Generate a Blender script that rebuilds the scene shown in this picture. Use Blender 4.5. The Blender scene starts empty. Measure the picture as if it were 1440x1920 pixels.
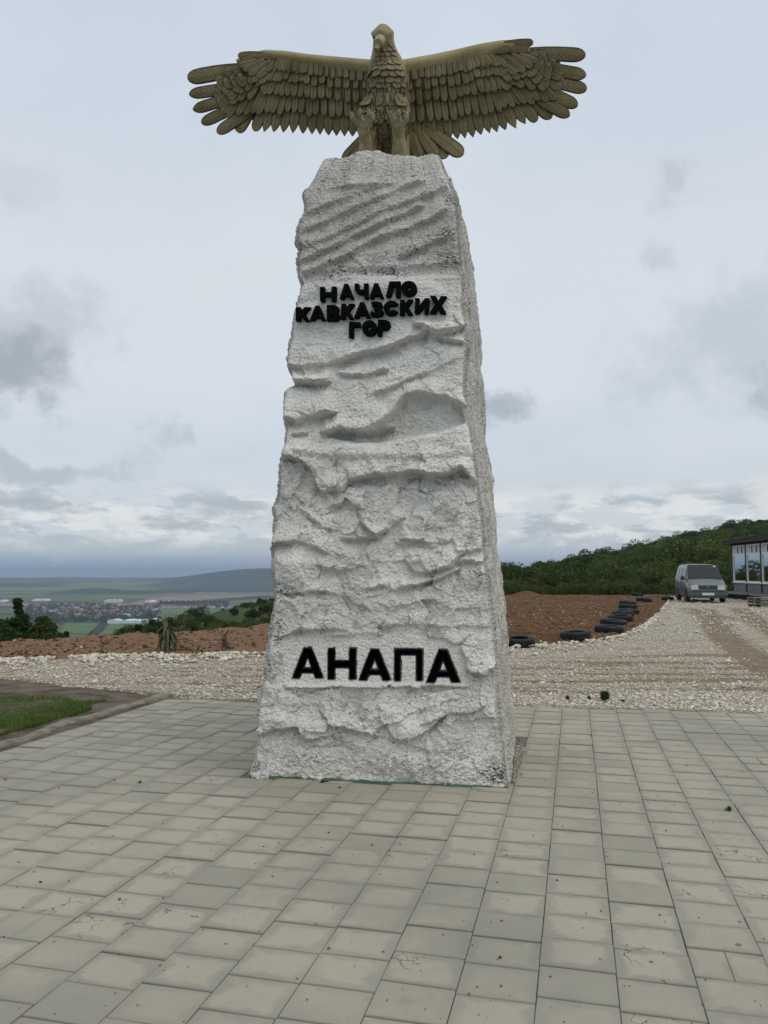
import bpy, bmesh, math, random
import numpy as np
from mathutils import Vector, Matrix
from mathutils.geometry import tessellate_polygon
from mathutils.bvhtree import BVHTree
R_ = math.radians
S = bpy.context.scene
COL = S.collection
random.seed(5)
rng = np.random.default_rng(11)

# ------------------------------------------------------------------ camera
F, CX, CY, EYE, PITCH = 1442.0, 720.0, 960.0, 1.6, R_(4.36)
cam_d = bpy.data.cameras.new('camera')
cam = bpy.data.objects.new('camera', cam_d)
COL.objects.link(cam)
cam.location = (0, 0, EYE)
cam.rotation_euler = (math.pi / 2 + PITCH, 0, 0)
cam_d.sensor_fit = 'HORIZONTAL'
cam_d.sensor_width = 36.0
cam_d.lens = 36.0 * F / 1440.0
cam_d.clip_start = 0.05
cam_d.clip_end = 60000
S.camera = cam

cp, sp = math.cos(PITCH), math.sin(PITCH)


def ray(px, py):
    x, u = (px - CX) / F, -(py - CY) / F
    return Vector((x, cp - u * sp, sp + u * cp))


def ground(px, py, z=0.0):
    r = ray(px, py)
    k = (z - EYE) / r.z
    return Vector((r.x * k, r.y * k, z))


def atdist(px, py, d):
    r = ray(px, py)
    k = d / r.y
    return Vector((r.x * k, d, EYE + r.z * k))


def onplane(px, py, p, n):
    r = ray(px, py)
    c = Vector((0, 0, EYE))
    return c + r * ((p - c).dot(n) / r.dot(n))


def proj(P):
    P = np.asarray(P, float)
    x, y, z = P[..., 0], P[..., 1], P[..., 2] - EYE
    dep = y * cp + z * sp
    up = -y * sp + z * cp
    return CX + F * x / dep, CY - F * up / dep, dep


# ------------------------------------------------------------------ view, sun, world
S.view_settings.view_transform = 'Standard'
S.view_settings.look = 'None'
S.view_settings.exposure = 0.0
S.view_settings.gamma = 1.0
S.view_settings.use_curve_mapping = False
S.render.engine = 'CYCLES'
S.cycles.use_denoising = True
S.cycles.max_bounces = 6
S.cycles.diffuse_bounces = 3
S.cycles.volume_bounces = 0

SUN_EL, SUN_AZ = R_(56), R_(136)      # azimuth measured from +Y towards +X
sd = Vector((math.sin(SUN_AZ) * math.cos(SUN_EL), math.cos(SUN_AZ) * math.cos(SUN_EL), math.sin(SUN_EL)))
sun_d = bpy.data.lights.new('sun', 'SUN')
sun_d.energy = 1.5
sun_d.angle = R_(70)
sun_d.color = (1.0, 0.94, 0.83)
sun = bpy.data.objects.new('sun', sun_d)
sun.rotation_euler = (-sd).to_track_quat('-Z', 'Y').to_euler()
sun.location = (0, 0, 40)
COL.objects.link(sun)


class NT:
    """small helper to write node trees"""
    def __init__(self, tree):
        self.t = tree
        tree.nodes.clear()

    def n(self, typ, ins=None, **kw):
        nd = self.t.nodes.new(typ)
        for k, v in kw.items():
            setattr(nd, k, v)
        for k, v in (ins or {}).items():
            s = nd.inputs[k]
            if isinstance(v, bpy.types.NodeSocket):
                self.t.links.new(v, s)
            elif isinstance(v, bpy.types.Node):
                self.t.links.new(v.outputs[0], s)
            else:
                s.default_value = v
        return nd

    def math(self, op, a, b=0.0, clamp=False):
        return self.n('ShaderNodeMath', {0: a, 1: b}, operation=op, use_clamp=clamp).outputs[0]

    def vmath(self, op, a, b=(0, 0, 0)):
        nd = self.n('ShaderNodeVectorMath', {0: a, 1: b}, operation=op)
        return nd.outputs['Value'] if op in ('LENGTH', 'DOT_PRODUCT', 'DISTANCE') else nd.outputs[0]

    def mix(self, f, a, b, blend='MIX'):
        nd = self.n('ShaderNodeMix', data_type='RGBA', blend_type=blend)
        for s, v in ((nd.inputs[0], f), (nd.inputs[6], a), (nd.inputs[7], b)):
            if isinstance(v, bpy.types.NodeSocket):
                self.t.links.new(v, s)
            else:
                s.default_value = (*v, 1.0) if isinstance(v, tuple) and len(v) == 3 else v
        return nd.outputs[2]

    def ramp(self, f, lo, hi, a=0.0, b=1.0, smooth=True):
        nd = self.n('ShaderNodeMapRange', {0: f, 1: lo, 2: hi, 3: a, 4: b})
        nd.interpolation_type = 'SMOOTHSTEP' if smooth else 'LINEAR'
        return nd.outputs[0]

    def noise(self, vec, scale, detail=4, rough=0.55, dist=0.0):
        return self.n('ShaderNodeTexNoise', {'Vector': vec, 'Scale': scale, 'Detail': detail, 'Roughness': rough, 'Distortion': dist}).outputs[0]


W = bpy.data.worlds.new('World')
S.world = W
W.use_nodes = True
w = NT(W.node_tree)
tc = w.n('ShaderNodeTexCoord').outputs['Generated']
dirv = w.vmath('NORMALIZE', tc)
sep = w.n('ShaderNodeSeparateXYZ', {0: dirv})
dx, dy, dz = sep.outputs
zc = w.math('MAXIMUM', dz, 0.0)
den = w.math('ADD', zc, 0.16)
pl = w.n('ShaderNodeCombineXYZ', {0: w.math('DIVIDE', dx, den), 1: w.math('DIVIDE', dy, den), 2: 0.0}).outputs[0]
# the even veil of high cloud
n1 = w.noise(pl, 1.1, 5, 0.55, 0.3)
veil = w.mix(w.ramp(n1, 0.35, 0.7), (0.605, 0.685, 0.785), (0.695, 0.76, 0.845))
veil = w.mix(w.math('MULTIPLY', w.ramp(dz, 0.13, 0.26), w.ramp(dz, 0.36, 0.56, 0.75, 0.0)), veil, (0.735, 0.78, 0.83))
veil = w.mix(w.ramp(dz, 0.04, 0.22, 1.0, 0.0), veil, (0.635, 0.69, 0.735))
# ragged grey clouds low over the land
flat = w.vmath('MULTIPLY', dirv, (7.0, 7.0, 24.0))
warp = w.n('ShaderNodeTexNoise', {'Vector': flat, 'Scale': 1.2, 'Detail': 5.0, 'Roughness': 0.6})
cum = w.noise(w.vmath('ADD', flat, w.vmath('MULTIPLY', warp.outputs[1], (0.9, 0.9, 0.9))), 1.5, 7, 0.6)
shade = w.noise(w.vmath('ADD', flat, (3.1, 1.7, -0.42)), 1.9, 6, 0.6)
cumcol = w.mix(w.ramp(shade, 0.40, 0.58), (0.43, 0.49, 0.55), (0.79, 0.81, 0.815))
band = w.math('MULTIPLY', w.ramp(dz, 0.015, 0.05), w.ramp(dz, 0.080, 0.118, 1.0, 0.0))
cm = w.math('MULTIPLY', w.ramp(cum, 0.40, 0.48), band)
low = w.mix(w.ramp(dz, 0.0, 0.05), (0.27, 0.36, 0.49), (0.60, 0.665, 0.72))
base = w.mix(w.ramp(dz, 0.03, 0.09), low, veil)
skyc = w.mix(w.math('MULTIPLY', cm, 0.85), base, cumcol)
# scattered darker scraps of cloud
scr = w.noise(pl, 2.3, 7, 0.6, 0.6)
scrm = w.math('MULTIPLY', w.ramp(scr, 0.60, 0.78), w.ramp(dz, 0.10, 0.2))
skyc = w.mix(w.math('MULTIPLY', scrm, 0.2), skyc, (0.40, 0.46, 0.53))
cw = w.n('ShaderNodeTexNoise', {'Vector': dirv, 'Scale': 9.0, 'Detail': 7.0, 'Roughness': 0.62}).outputs[1]
cfine = w.noise(dirv, 16.0, 8, 0.62)
cwv = w.vmath('SUBTRACT', cw, (0.5, 0.5, 0.5))
for (bx, by, rx, ry, amt, c) in [
        (0, 690, 150, 80, 0.75, (0.30, 0.345, 0.40)), (40, 620, 190, 110, 0.42, (0.40, 0.45, 0.51)), (930, 765, 80, 55, 0.75, (0.36, 0.41, 0.46)),
        (1425, 738, 50, 40, 0.7, (0.38, 0.43, 0.48)), (60, 870, 210, 30, 0.7, (0.42, 0.49, 0.54)),
        (1285, 325, 50, 60, 0.45, (0.47, 0.51, 0.57)), (295, 822, 45, 30, 0.55, (0.46, 0.52, 0.57)),
        (1430, 640, 260, 140, 0.55, (0.46, 0.53, 0.58)), (20, 935, 75, 26, 0.7, (0.42, 0.47, 0.53)),
        (430, 952, 120, 24, 0.75, (0.44, 0.49, 0.54)), (1240, 470, 45, 22, 0.4, (0.47, 0.51, 0.57)),
        (1450, 940, 70, 50, 0.9, (0.74, 0.76, 0.77)), (55, 365, 90, 40, 0.35, (0.55, 0.61, 0.67)),
        (1180, 1010, 260, 16, 0.6, (0.43, 0.49, 0.56)), (120, 1030, 200, 14, 0.5, (0.42, 0.50, 0.58))]:
    c0 = ray(bx, by).normalized()
    dv = w.vmath('ADD', w.vmath('SUBTRACT', dirv, tuple(c0)), w.vmath('MULTIPLY', cwv, (0.20, 0.20, 0.13)))
    q = w.vmath('LENGTH', w.vmath('MULTIPLY', dv, (F / rx, F / rx, F / ry)))
    q = w.math('ADD', q, w.math('MULTIPLY', w.math('SUBTRACT', cfine, 0.5), 1.9))
    skyc = w.mix(w.math('MULTIPLY', w.ramp(q, 0.25, 1.1, 1.0, 0.0), amt), skyc, c)
nish = w.n('ShaderNodeTexSky', sky_type='NISHITA', sun_disc=False)
nish.sun_elevation = SUN_EL
nish.sun_rotation = SUN_AZ
bgA = w.n('ShaderNodeBackground', {'Color': nish.outputs[0], 'Strength': 0.08})
bgB = w.n('ShaderNodeBackground', {'Color': skyc, 'Strength': 1.0})
ms = w.n('ShaderNodeMixShader', {0: 0.93, 1: bgA.outputs[0], 2: bgB.outputs[0]})
w.n('ShaderNodeOutputWorld', {'Surface': ms.outputs[0]})


# ------------------------------------------------------------------ helpers
def tag(o, label=None, cat=None, group=None, kind=None):
    if label: o['label'] = label
    if cat: o['category'] = cat
    if group: o['group'] = group
    if kind: o['kind'] = kind
    return o


def link(o, parent=None):
    COL.objects.link(o)
    if parent: o.parent = parent
    return o


def empty(name, loc, label=None, cat=None, group=None):
    o = bpy.data.objects.new(name, None)
    o.empty_display_size = 0.2
    o.location = loc
    link(o)
    return tag(o, label, cat, group)


def mesh_np(name, V, Fc, mat=None, smooth=False):
    """mesh from numpy vertices and faces (n x k)"""
    V = np.ascontiguousarray(V, np.float32)
    Fc = np.ascontiguousarray(Fc, np.int32)
    me = bpy.data.meshes.new(name)
    me.vertices.add(len(V))
    me.vertices.foreach_set('co', V.ravel())
    n, k = Fc.shape
    me.loops.add(n * k)
    me.loops.foreach_set('vertex_index', Fc.ravel())
    me.polygons.add(n)
    me.polygons.foreach_set('loop_start', np.arange(0, n * k, k, dtype=np.int32))
    me.polygons.foreach_set('loop_total', np.full(n, k, np.int32))
    if smooth:
        me.polygons.foreach_set('use_smooth', np.ones(n, bool))
    me.update(calc_edges=True)
    if mat: me.materials.append(mat)
    return me


def attr(me, name, vals):
    a = me.attributes.new(name, 'FLOAT', 'POINT')
    a.data.foreach_set('value', np.ascontiguousarray(vals, np.float32))


def obj(name, me, parent=None, loc=None):
    o = bpy.data.objects.new(name, me)
    if loc is not None: o.location = loc
    return link(o, parent)


class MB:
    """collects simple solids, then links them as one mesh object"""
    def __init__(self):
        self.v, self.f = [], []

    def add(self, vs, fs):
        b = len(self.v)
        self.v += [tuple(x) for x in vs]
        self.f += [tuple(i + b for i in f) for f in fs]
        return self

    def box(self, c, s, M=None, bev=0.0):
        hx, hy, hz = s[0] / 2, s[1] / 2, s[2] / 2
        vs, fs = [], []
        if bev <= 0:
            vs = [(x, y, z) for x in (-hx, hx) for y in (-hy, hy) for z in (-hz, hz)]
            fs = [(0, 1, 3, 2), (4, 6, 7, 5), (0, 4, 5, 1), (2, 3, 7, 6), (0, 2, 6, 4), (1, 5, 7, 3)]
        else:
            bm = bmesh.new()
            bmesh.ops.create_cube(bm, size=1.0)
            for q in bm.verts: q.co = Vector((q.co.x * s[0], q.co.y * s[1], q.co.z * s[2]))
            bmesh.ops.bevel(bm, geom=bm.edges[:], offset=bev, segments=2, affect='EDGES', profile=0.7)
            bm.verts.index_update()
            vs = [tuple(q.co) for q in bm.verts]
            fs = [tuple(q.index for q in f.verts) for f in bm.faces]
            bm.free()
        M3 = M or Matrix.Identity(3)
        return self.add([Vector(c) + M3 @ Vector(q) for q in vs], fs)

    def tube(self, pts, rad, n=8, cap=True):
        pts = [Vector(p) for p in pts]
        if not hasattr(rad, '__len__'): rad = [rad] * len(pts)
        b = len(self.v)
        up = Vector((0.13, 0.21, 0.97))
        for i, p in enumerate(pts):
            t = (pts[min(i + 1, len(pts) - 1)] - pts[max(i - 1, 0)]).normalized()
            a = t.cross(up)
            if a.length < 1e-3: a = t.cross(Vector((1, 0, 0)))
            a.normalize()
            c = t.cross(a)
            for k in range(n):
                g = 2 * math.pi * k / n
                self.v.append(tuple(p + (a * math.cos(g) + c * math.sin(g)) * rad[i]))
        for i in range(len(pts) - 1):
            for k in range(n):
                k2 = (k + 1) % n
                self.f.append((b + i * n + k, b + i * n + k2, b + (i + 1) * n + k2, b + (i + 1) * n + k))
        if cap:
            self.f.append(tuple(b + k for k in range(n)))
            self.f.append(tuple(b + (len(pts) - 1) * n + k for k in reversed(range(n))))
        return self

    def ellipsoid(self, c, r, M=None, nu=14, nv=9):
        M3 = M or Matrix.Identity(3)
        vs, fs = [], []
        for j in range(nv + 1):
            th = math.pi * j / nv
            for i in range(nu):
                ph = 2 * math.pi * i / nu
                vs.append(Vector(c) + M3 @ Vector((r[0] * math.sin(th) * math.cos(ph), r[1] * math.sin(th) * math.sin(ph), r[2] * math.cos(th))))
        for j in range(nv):
            for i in range(nu):
                i2 = (i + 1) % nu
                fs.append((j * nu + i, (j + 1) * nu + i, (j + 1) * nu + i2, j * nu + i2))
        return self.add(vs, fs)

    def prism(self, poly, M, depth, holes=()):
        """polygon (2d) with holes extruded along +z of M by depth"""
        loops = [poly] + list(holes)
        tri = tessellate_polygon([[Vector((x, y, 0)) for x, y in lp] for lp in loops])
        flat = [p for lp in loops for p in lp]
        n = len(flat)
        vs = [M @ Vector((x, y, depth)) for x, y in flat] + [M @ Vector((x, y, 0)) for x, y in flat]
        fs = [tuple(t) for t in tri] + [tuple(i + n for i in reversed(t)) for t in tri]
        b = 0
        for lp in loops:
            m = len(lp)
            for i in range(m):
                j = (i + 1) % m
                fs.append((b + i, b + j, n + b + j, n + b + i))
            b += m
        return self.add(vs, fs)

    def mesh(self, name, mat=None, smooth=False, fix=True):
        me = bpy.data.meshes.new(name)
        me.from_pydata(self.v, [], self.f)
        if fix:
            bm = bmesh.new()
            bm.from_mesh(me)
            bmesh.ops.recalc_face_normals(bm, faces=bm.faces)
            bm.to_mesh(me)
            bm.free()
        if smooth:
            me.polygons.foreach_set('use_smooth', np.ones(len(me.polygons), bool))
        if mat: me.materials.append(mat)
        me.update()
        return me

    def build(self, name, mat=None, parent=None, loc=None, smooth=False, origin=None):
        if origin is not None:
            ov = Vector(origin)
            self.v = [tuple(Vector(q) - ov) for q in self.v]
        return obj(name, self.mesh(name, mat, smooth), parent, loc if loc is not None else (origin if origin is not None and parent is None else None))


def copy_tree(o, parent=None):
    c = o.copy()
    COL.objects.link(c)
    if parent is not None: c.parent = parent
    for ch in o.children:
        copy_tree(ch, c)
    return c


# ---- noise
_perm = np.random.default_rng(3).permutation(512).astype(np.int64)
_grad = np.random.default_rng(4).normal(size=(512, 3))
_grad /= np.linalg.norm(_grad, axis=1)[:, None]


def perlin(P, seed=0):
    P = np.asarray(P, float)
    i = np.floor(P).astype(np.int64)
    f = P - i
    u = f * f * f * (f * (f * 6 - 15) + 10)
    out = 0
    for a in (0, 1):
        for b in (0, 1):
            for c in (0, 1):
                h = _perm[(_perm[(_perm[(i[..., 0] + a + seed * 17) & 511] + i[..., 1] + b) & 511] + i[..., 2] + c) & 511]
                g = _grad[h]
                d = g[..., 0] * (f[..., 0] - a) + g[..., 1] * (f[..., 1] - b) + g[..., 2] * (f[..., 2] - c)
                wx = u[..., 0] if a else 1 - u[..., 0]
                wy = u[..., 1] if b else 1 - u[..., 1]
                wz = u[..., 2] if c else 1 - u[..., 2]
                out = out + wx * wy * wz * d
    return out * 1.6


def fbm(P, octv=4, gain=0.5, seed=0, ridged=False):
    P = np.asarray(P, float)
    a, s, t = 1.0, 0, 0
    for k in range(octv):
        v = perlin(P, seed + k)
        if ridged: v = 1 - 2 * np.abs(v)
        s = s + a * v
        t += a
        a *= gain
        P = P * 2.03 + 7.1
    return s / t


def P3(x, y, z=0.0):
    return np.stack(np.broadcast_arrays(np.asarray(x, float), np.asarray(y, float), np.asarray(z, float)), -1)


def sstep(a, b, x):
    t = np.clip((x - a) / (b - a), 0, 1)
    return t * t * (3 - 2 * t)


def grid_faces(nu, nv, closed=False):
    """rows nv, columns nu"""
    i = np.arange(nu if closed else nu - 1)
    j = np.arange(nv - 1)
    I, J = np.meshgrid(i, j)
    I2 = (I + 1) % nu
    return np.stack([J * nu + I, J * nu + I2, (J + 1) * nu + I2, (J + 1) * nu + I], -1).reshape(-1, 4)


def rand_rot(n):
    q = rng.normal(size=(n, 4))
    q /= np.linalg.norm(q, axis=1)[:, None]
    a, b, c, d = q.T
    return np.stack([np.stack([1 - 2 * (c * c + d * d), 2 * (b * c - a * d), 2 * (b * d + a * c)], -1),
                     np.stack([2 * (b * c + a * d), 1 - 2 * (b * b + d * d), 2 * (c * d - a * b)], -1),
                     np.stack([2 * (b * d - a * c), 2 * (c * d + a * b), 1 - 2 * (b * b + c * c)], -1)], -2)


_OCT = (np.array([(1, 0, 0), (-1, 0, 0), (0, 1, 0), (0, -1, 0), (0, 0, 1), (0, 0, -1)], float),
        np.array([(0, 2, 4), (2, 1, 4), (1, 3, 4), (3, 0, 4), (2, 0, 5), (1, 2, 5), (3, 1, 5), (0, 3, 5)]))
_g = (1 + 5 ** .5) / 2
_ICO = (np.array([(-1, _g, 0), (1, _g, 0), (-1, -_g, 0), (1, -_g, 0), (0, -1, _g), (0, 1, _g), (0, -1, -_g), (0, 1, -_g), (_g, 0, -1), (_g, 0, 1), (-_g, 0, -1), (-_g, 0, 1)], float) / 1.9,
        np.array([(0, 11, 5), (0, 5, 1), (0, 1, 7), (0, 7, 10), (0, 10, 11), (1, 5, 9), (5, 11, 4), (11, 10, 2), (10, 7, 6), (7, 1, 8), (3, 9, 4), (3, 4, 2), (3, 2, 6), (3, 6, 8), (3, 8, 9), (4, 9, 5), (2, 4, 11), (6, 2, 10), (8, 6, 7), (9, 8, 1)]))


def stones(P, size, ico=False, flat=0.65, jit=0.3):
    bv, bf = _ICO if ico else _OCT
    n, m = len(P), len(bv)
    V = bv[None] * (1 + rng.uniform(-jit, jit, (n, m, 1)))
    V = V * np.stack([rng.uniform(.7, 1.25, n), rng.uniform(.6, 1.0, n), rng.uniform(.5, .9, n)], -1)[:, None, :]
    V = np.einsum('nij,nmj->nmi', rand_rot(n), V)
    V[:, :, 2] *= flat
    V = V * np.asarray(size).reshape(-1, 1, 1) + P[:, None, :]
    Fc = bf[None] + (np.arange(n) * m)[:, None, None]
    return V.reshape(-1, 3), Fc.reshape(-1, 3)


def leaf_quads(C, size, up=0.3):
    """randomly turned leaf quads centred on C"""
    n = len(C)
    Rm = rand_rot(n)
    a, b = Rm[:, :, 0], Rm[:, :, 1]
    s = np.asarray(size).reshape(-1, 1) if np.ndim(size) else np.full((n, 1), size)
    a = a * s
    b = b * s * rng.uniform(.45, .8, (n, 1))
    bend = Rm[:, :, 2] * s * 0.25
    V = np.stack([C - a, C + b * .9 + bend, C + a, C - b * .9 + bend], 1)
    return V.reshape(-1, 3), np.arange(4 * n).reshape(-1, 4)


# ------------------------------------------------------------------ materials
def new_mat(name):
    m = bpy.data.materials.new(name)
    m.use_nodes = True
    return m, NT(m.node_tree)


def finish(t, color, rough=0.8, bump=None, bs=0.5, bd=0.01, metal=0.0, spec=0.3, **kw):
    ins = {'Base Color': color if isinstance(color, bpy.types.NodeSocket) else (*color, 1.0), 'Roughness': rough, 'Metallic': metal, 'Specular IOR Level': spec}
    ins.update(kw)
    b = t.n('ShaderNodeBsdfPrincipled', ins)
    if bump is not None:
        bn = t.n('ShaderNodeBump', {'Height': bump, 'Strength': bs, 'Distance': bd})
        t.t.links.new(bn.outputs[0], b.inputs['Normal'])
    t.n('ShaderNodeOutputMaterial', {0: b.outputs[0]})


def simple(name, c, rough=0.7, var=0.25, scale=6.0, bump=0.3, bd=0.004, metal=0.0, spec=0.3, c2=None, **kw):
    """plain material with uneven colour and fine relief"""
    m, t = new_mat(name)
    co = t.n('ShaderNodeTexCoord').outputs['Object']
    n = t.noise(co, scale, 6, 0.6)
    n2 = t.noise(co, scale * 9, 4, 0.6)
    lo = tuple(x * (1 - var) for x in c)
    hi = c2 or tuple(min(1, x * (1 + var)) for x in c)
    col = t.mix(t.ramp(n, 0.3, 0.7), lo, hi)
    finish(t, col, rough, n2 if bump else None, bump, bd, metal, spec, **kw)
    return m


def island(name, cols, rough=0.85, noise_scale=None, noise_amt=0.3, transl=False, spec=0.2):
    """loose pieces: every piece of the mesh gets its own tone"""
    m, t = new_mat(name)
    g = t.n('ShaderNodeNewGeometry')
    cr = t.n('ShaderNodeValToRGB', {0: g.outputs['Random Per Island']})
    els = cr.color_ramp.elements
    while len(els) < len(cols): els.new(0.5)
    for i, c in enumerate(cols):
        els[i].position = i / max(1, len(cols) - 1)
        els[i].color = (*c, 1)
    col = cr.outputs[0]
    if noise_scale:
        co = t.n('ShaderNodeTexCoord').outputs['Object']
        nz = t.noise(co, noise_scale, 3)
        col = t.mix(t.ramp(nz, .3, .7, 0.0, noise_amt), col, tuple(x * .35 for x in cols[0]))
    if transl:
        d = t.n('ShaderNodeBsdfDiffuse', {0: col})
        tr = t.n('ShaderNodeBsdfTranslucent', {0: col})
        mx = t.n('ShaderNodeMixShader', {0: 0.3, 1: d.outputs[0], 2: tr.outputs[0]})
        t.n('ShaderNodeOutputMaterial', {0: mx.outputs[0]})
    else:
        finish(t, col, rough, spec=spec)
    return m


def mat_plaster():
    m, t = new_mat('white_painted_plaster')
    co = t.n('ShaderNodeTexCoord').outputs['Object']
    dirt = t.n('ShaderNodeAttribute', attribute_name='dirt').outputs['Fac']
    warm = t.n('ShaderNodeAttribute', attribute_name='warm').outputs['Fac']
    big = t.noise(co, 2.2, 6, 0.6)
    med = t.noise(co, 13, 5, 0.6)
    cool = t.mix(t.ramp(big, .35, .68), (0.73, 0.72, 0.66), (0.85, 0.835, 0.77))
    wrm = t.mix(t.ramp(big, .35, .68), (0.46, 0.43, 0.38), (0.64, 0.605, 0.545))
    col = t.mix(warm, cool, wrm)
    col = t.mix(t.ramp(med, .55, .75, 0.0, .45), col, (0.50, 0.50, 0.47))
    rust = t.noise(co, 4.3, 5, 0.65)
    col = t.mix(t.ramp(rust, .60, .80, 0, .35), col, (0.46, 0.40, 0.33))
    # black lichen specks: clustered flecks, not tied to the relief
    sw = t.vmath('ADD', co, t.vmath('MULTIPLY', t.n('ShaderNodeTexNoise', {'Vector': co, 'Scale': 22.0, 'Detail': 3.0}).outputs[1], (0.07, 0.07, 0.03)))
    sp1 = t.noise(t.vmath('MULTIPLY', sw, (1, 1, 1.6)), 46, 4, 0.65)
    clus = t.noise(co, 3.4, 4, 0.6)
    thr = t.math('SUBTRACT', t.ramp(clus, .38, .64, .73, .655), t.math('MULTIPLY', dirt, 0.20))
    spk = t.ramp(t.math('SUBTRACT', sp1, thr), -0.008, 0.03)
    sp2 = t.noise(sw, 19, 5, 0.7)
    spk2 = t.ramp(t.math('SUBTRACT', sp2, t.math('SUBTRACT', 0.735, t.math('MULTIPLY', dirt, 0.15))), 0.0, 0.035)
    spm = t.math('MAXIMUM', spk, spk2)
    col = t.mix(t.math('MULTIPLY', spm, 0.93), col, (0.05, 0.05, 0.045))
    fine = t.noise(co, 60, 6, 0.65)
    lump = t.n('ShaderNodeTexVoronoi', {'Vector': sw, 'Scale': 40.0}).outputs[0]
    h = t.math('ADD', t.math('MULTIPLY', fine, 0.7), t.math('MULTIPLY', lump, -0.6))
    h = t.math('SUBTRACT', h, t.math('MULTIPLY', spm, 0.35))
    finish(t, col, 0.85, h, 1.0, 0.03, spec=0.2)
    return m


def mat_bronze(name, barbs, k=1.0):
    m, t = new_mat(name)
    co = t.n('ShaderNodeTexCoord').outputs['Object']
    rnd = t.n('ShaderNodeObjectInfo').outputs['Random']
    geo = t.n('ShaderNodeNewGeometry').outputs['Position']
    n = t.noise(geo, 3.0, 5, 0.6)
    n2 = t.noise(geo, 26, 5, 0.6)
    col = t.mix(t.ramp(n, .3, .7), (0.150 * max(1, k), 0.117 * max(1, k), 0.048 * max(1, k)), (0.24 * max(1, k), 0.200 * max(1, k), 0.098 * max(1, k)))
    col = t.mix(t.ramp(n2, .55, .75, 0, .6), col, (0.095, 0.078, 0.036))
    col = t.mix(t.math('MULTIPLY', rnd, 0.35), col, (0.15, 0.125, 0.06))
    h = t.math('MULTIPLY', n2, 0.6)
    if barbs:
        uv = t.n('ShaderNodeUVMap').outputs[0]
        s = t.n('ShaderNodeSeparateXYZ', {0: uv})
        u = t.math('ABSOLUTE', t.math('SUBTRACT', s.outputs[0], 0.5))
        ph = t.math('SUBTRACT', t.math('MULTIPLY', s.outputs[1], 11.0), t.math('MULTIPLY', u, 5.0))
        ph = t.math('ADD', ph, t.math('MULTIPLY', t.noise(geo, 14, 2), 1.6))
        wv = t.math('ABSOLUTE', t.math('SUBTRACT', t.math('FRACT', ph), 0.5))
        gr = t.ramp(wv, 0.0, 0.16)
        gr = t.math('MAXIMUM', gr, t.ramp(u, 0.03, 0.07, 1.0, 0.0))
        if k < 1:
            sh_ = t.ramp(u, 0.02, 0.06, 1.0, 0.0)
            gr = t.math('SUBTRACT', 1.0, t.math('MAXIMUM', sh_, t.math('MULTIPLY', t.math('SUBTRACT', 1.0, gr), t.ramp(t.noise(geo, 9, 3), .45, .62))))
        mg = t.math('MULTIPLY', t.ramp(u, .35, .46), t.ramp(t.noise(geo, 11, 4), .3, .55, .6, 1.0))  # dark feather margins: shade of the gaps between feathers, painted into the colour
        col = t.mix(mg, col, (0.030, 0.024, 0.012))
        h = t.math('ADD', h, t.math('MULTIPLY', gr, 1.0))
        col = t.mix(t.ramp(gr, 0.0, 0.8, 0.5 * k, 0.0), col, (0.06, 0.05, 0.026))
    finish(t, col, 0.55, h, 0.8, 0.008, metal=0.1, spec=0.25)
    return m


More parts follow.
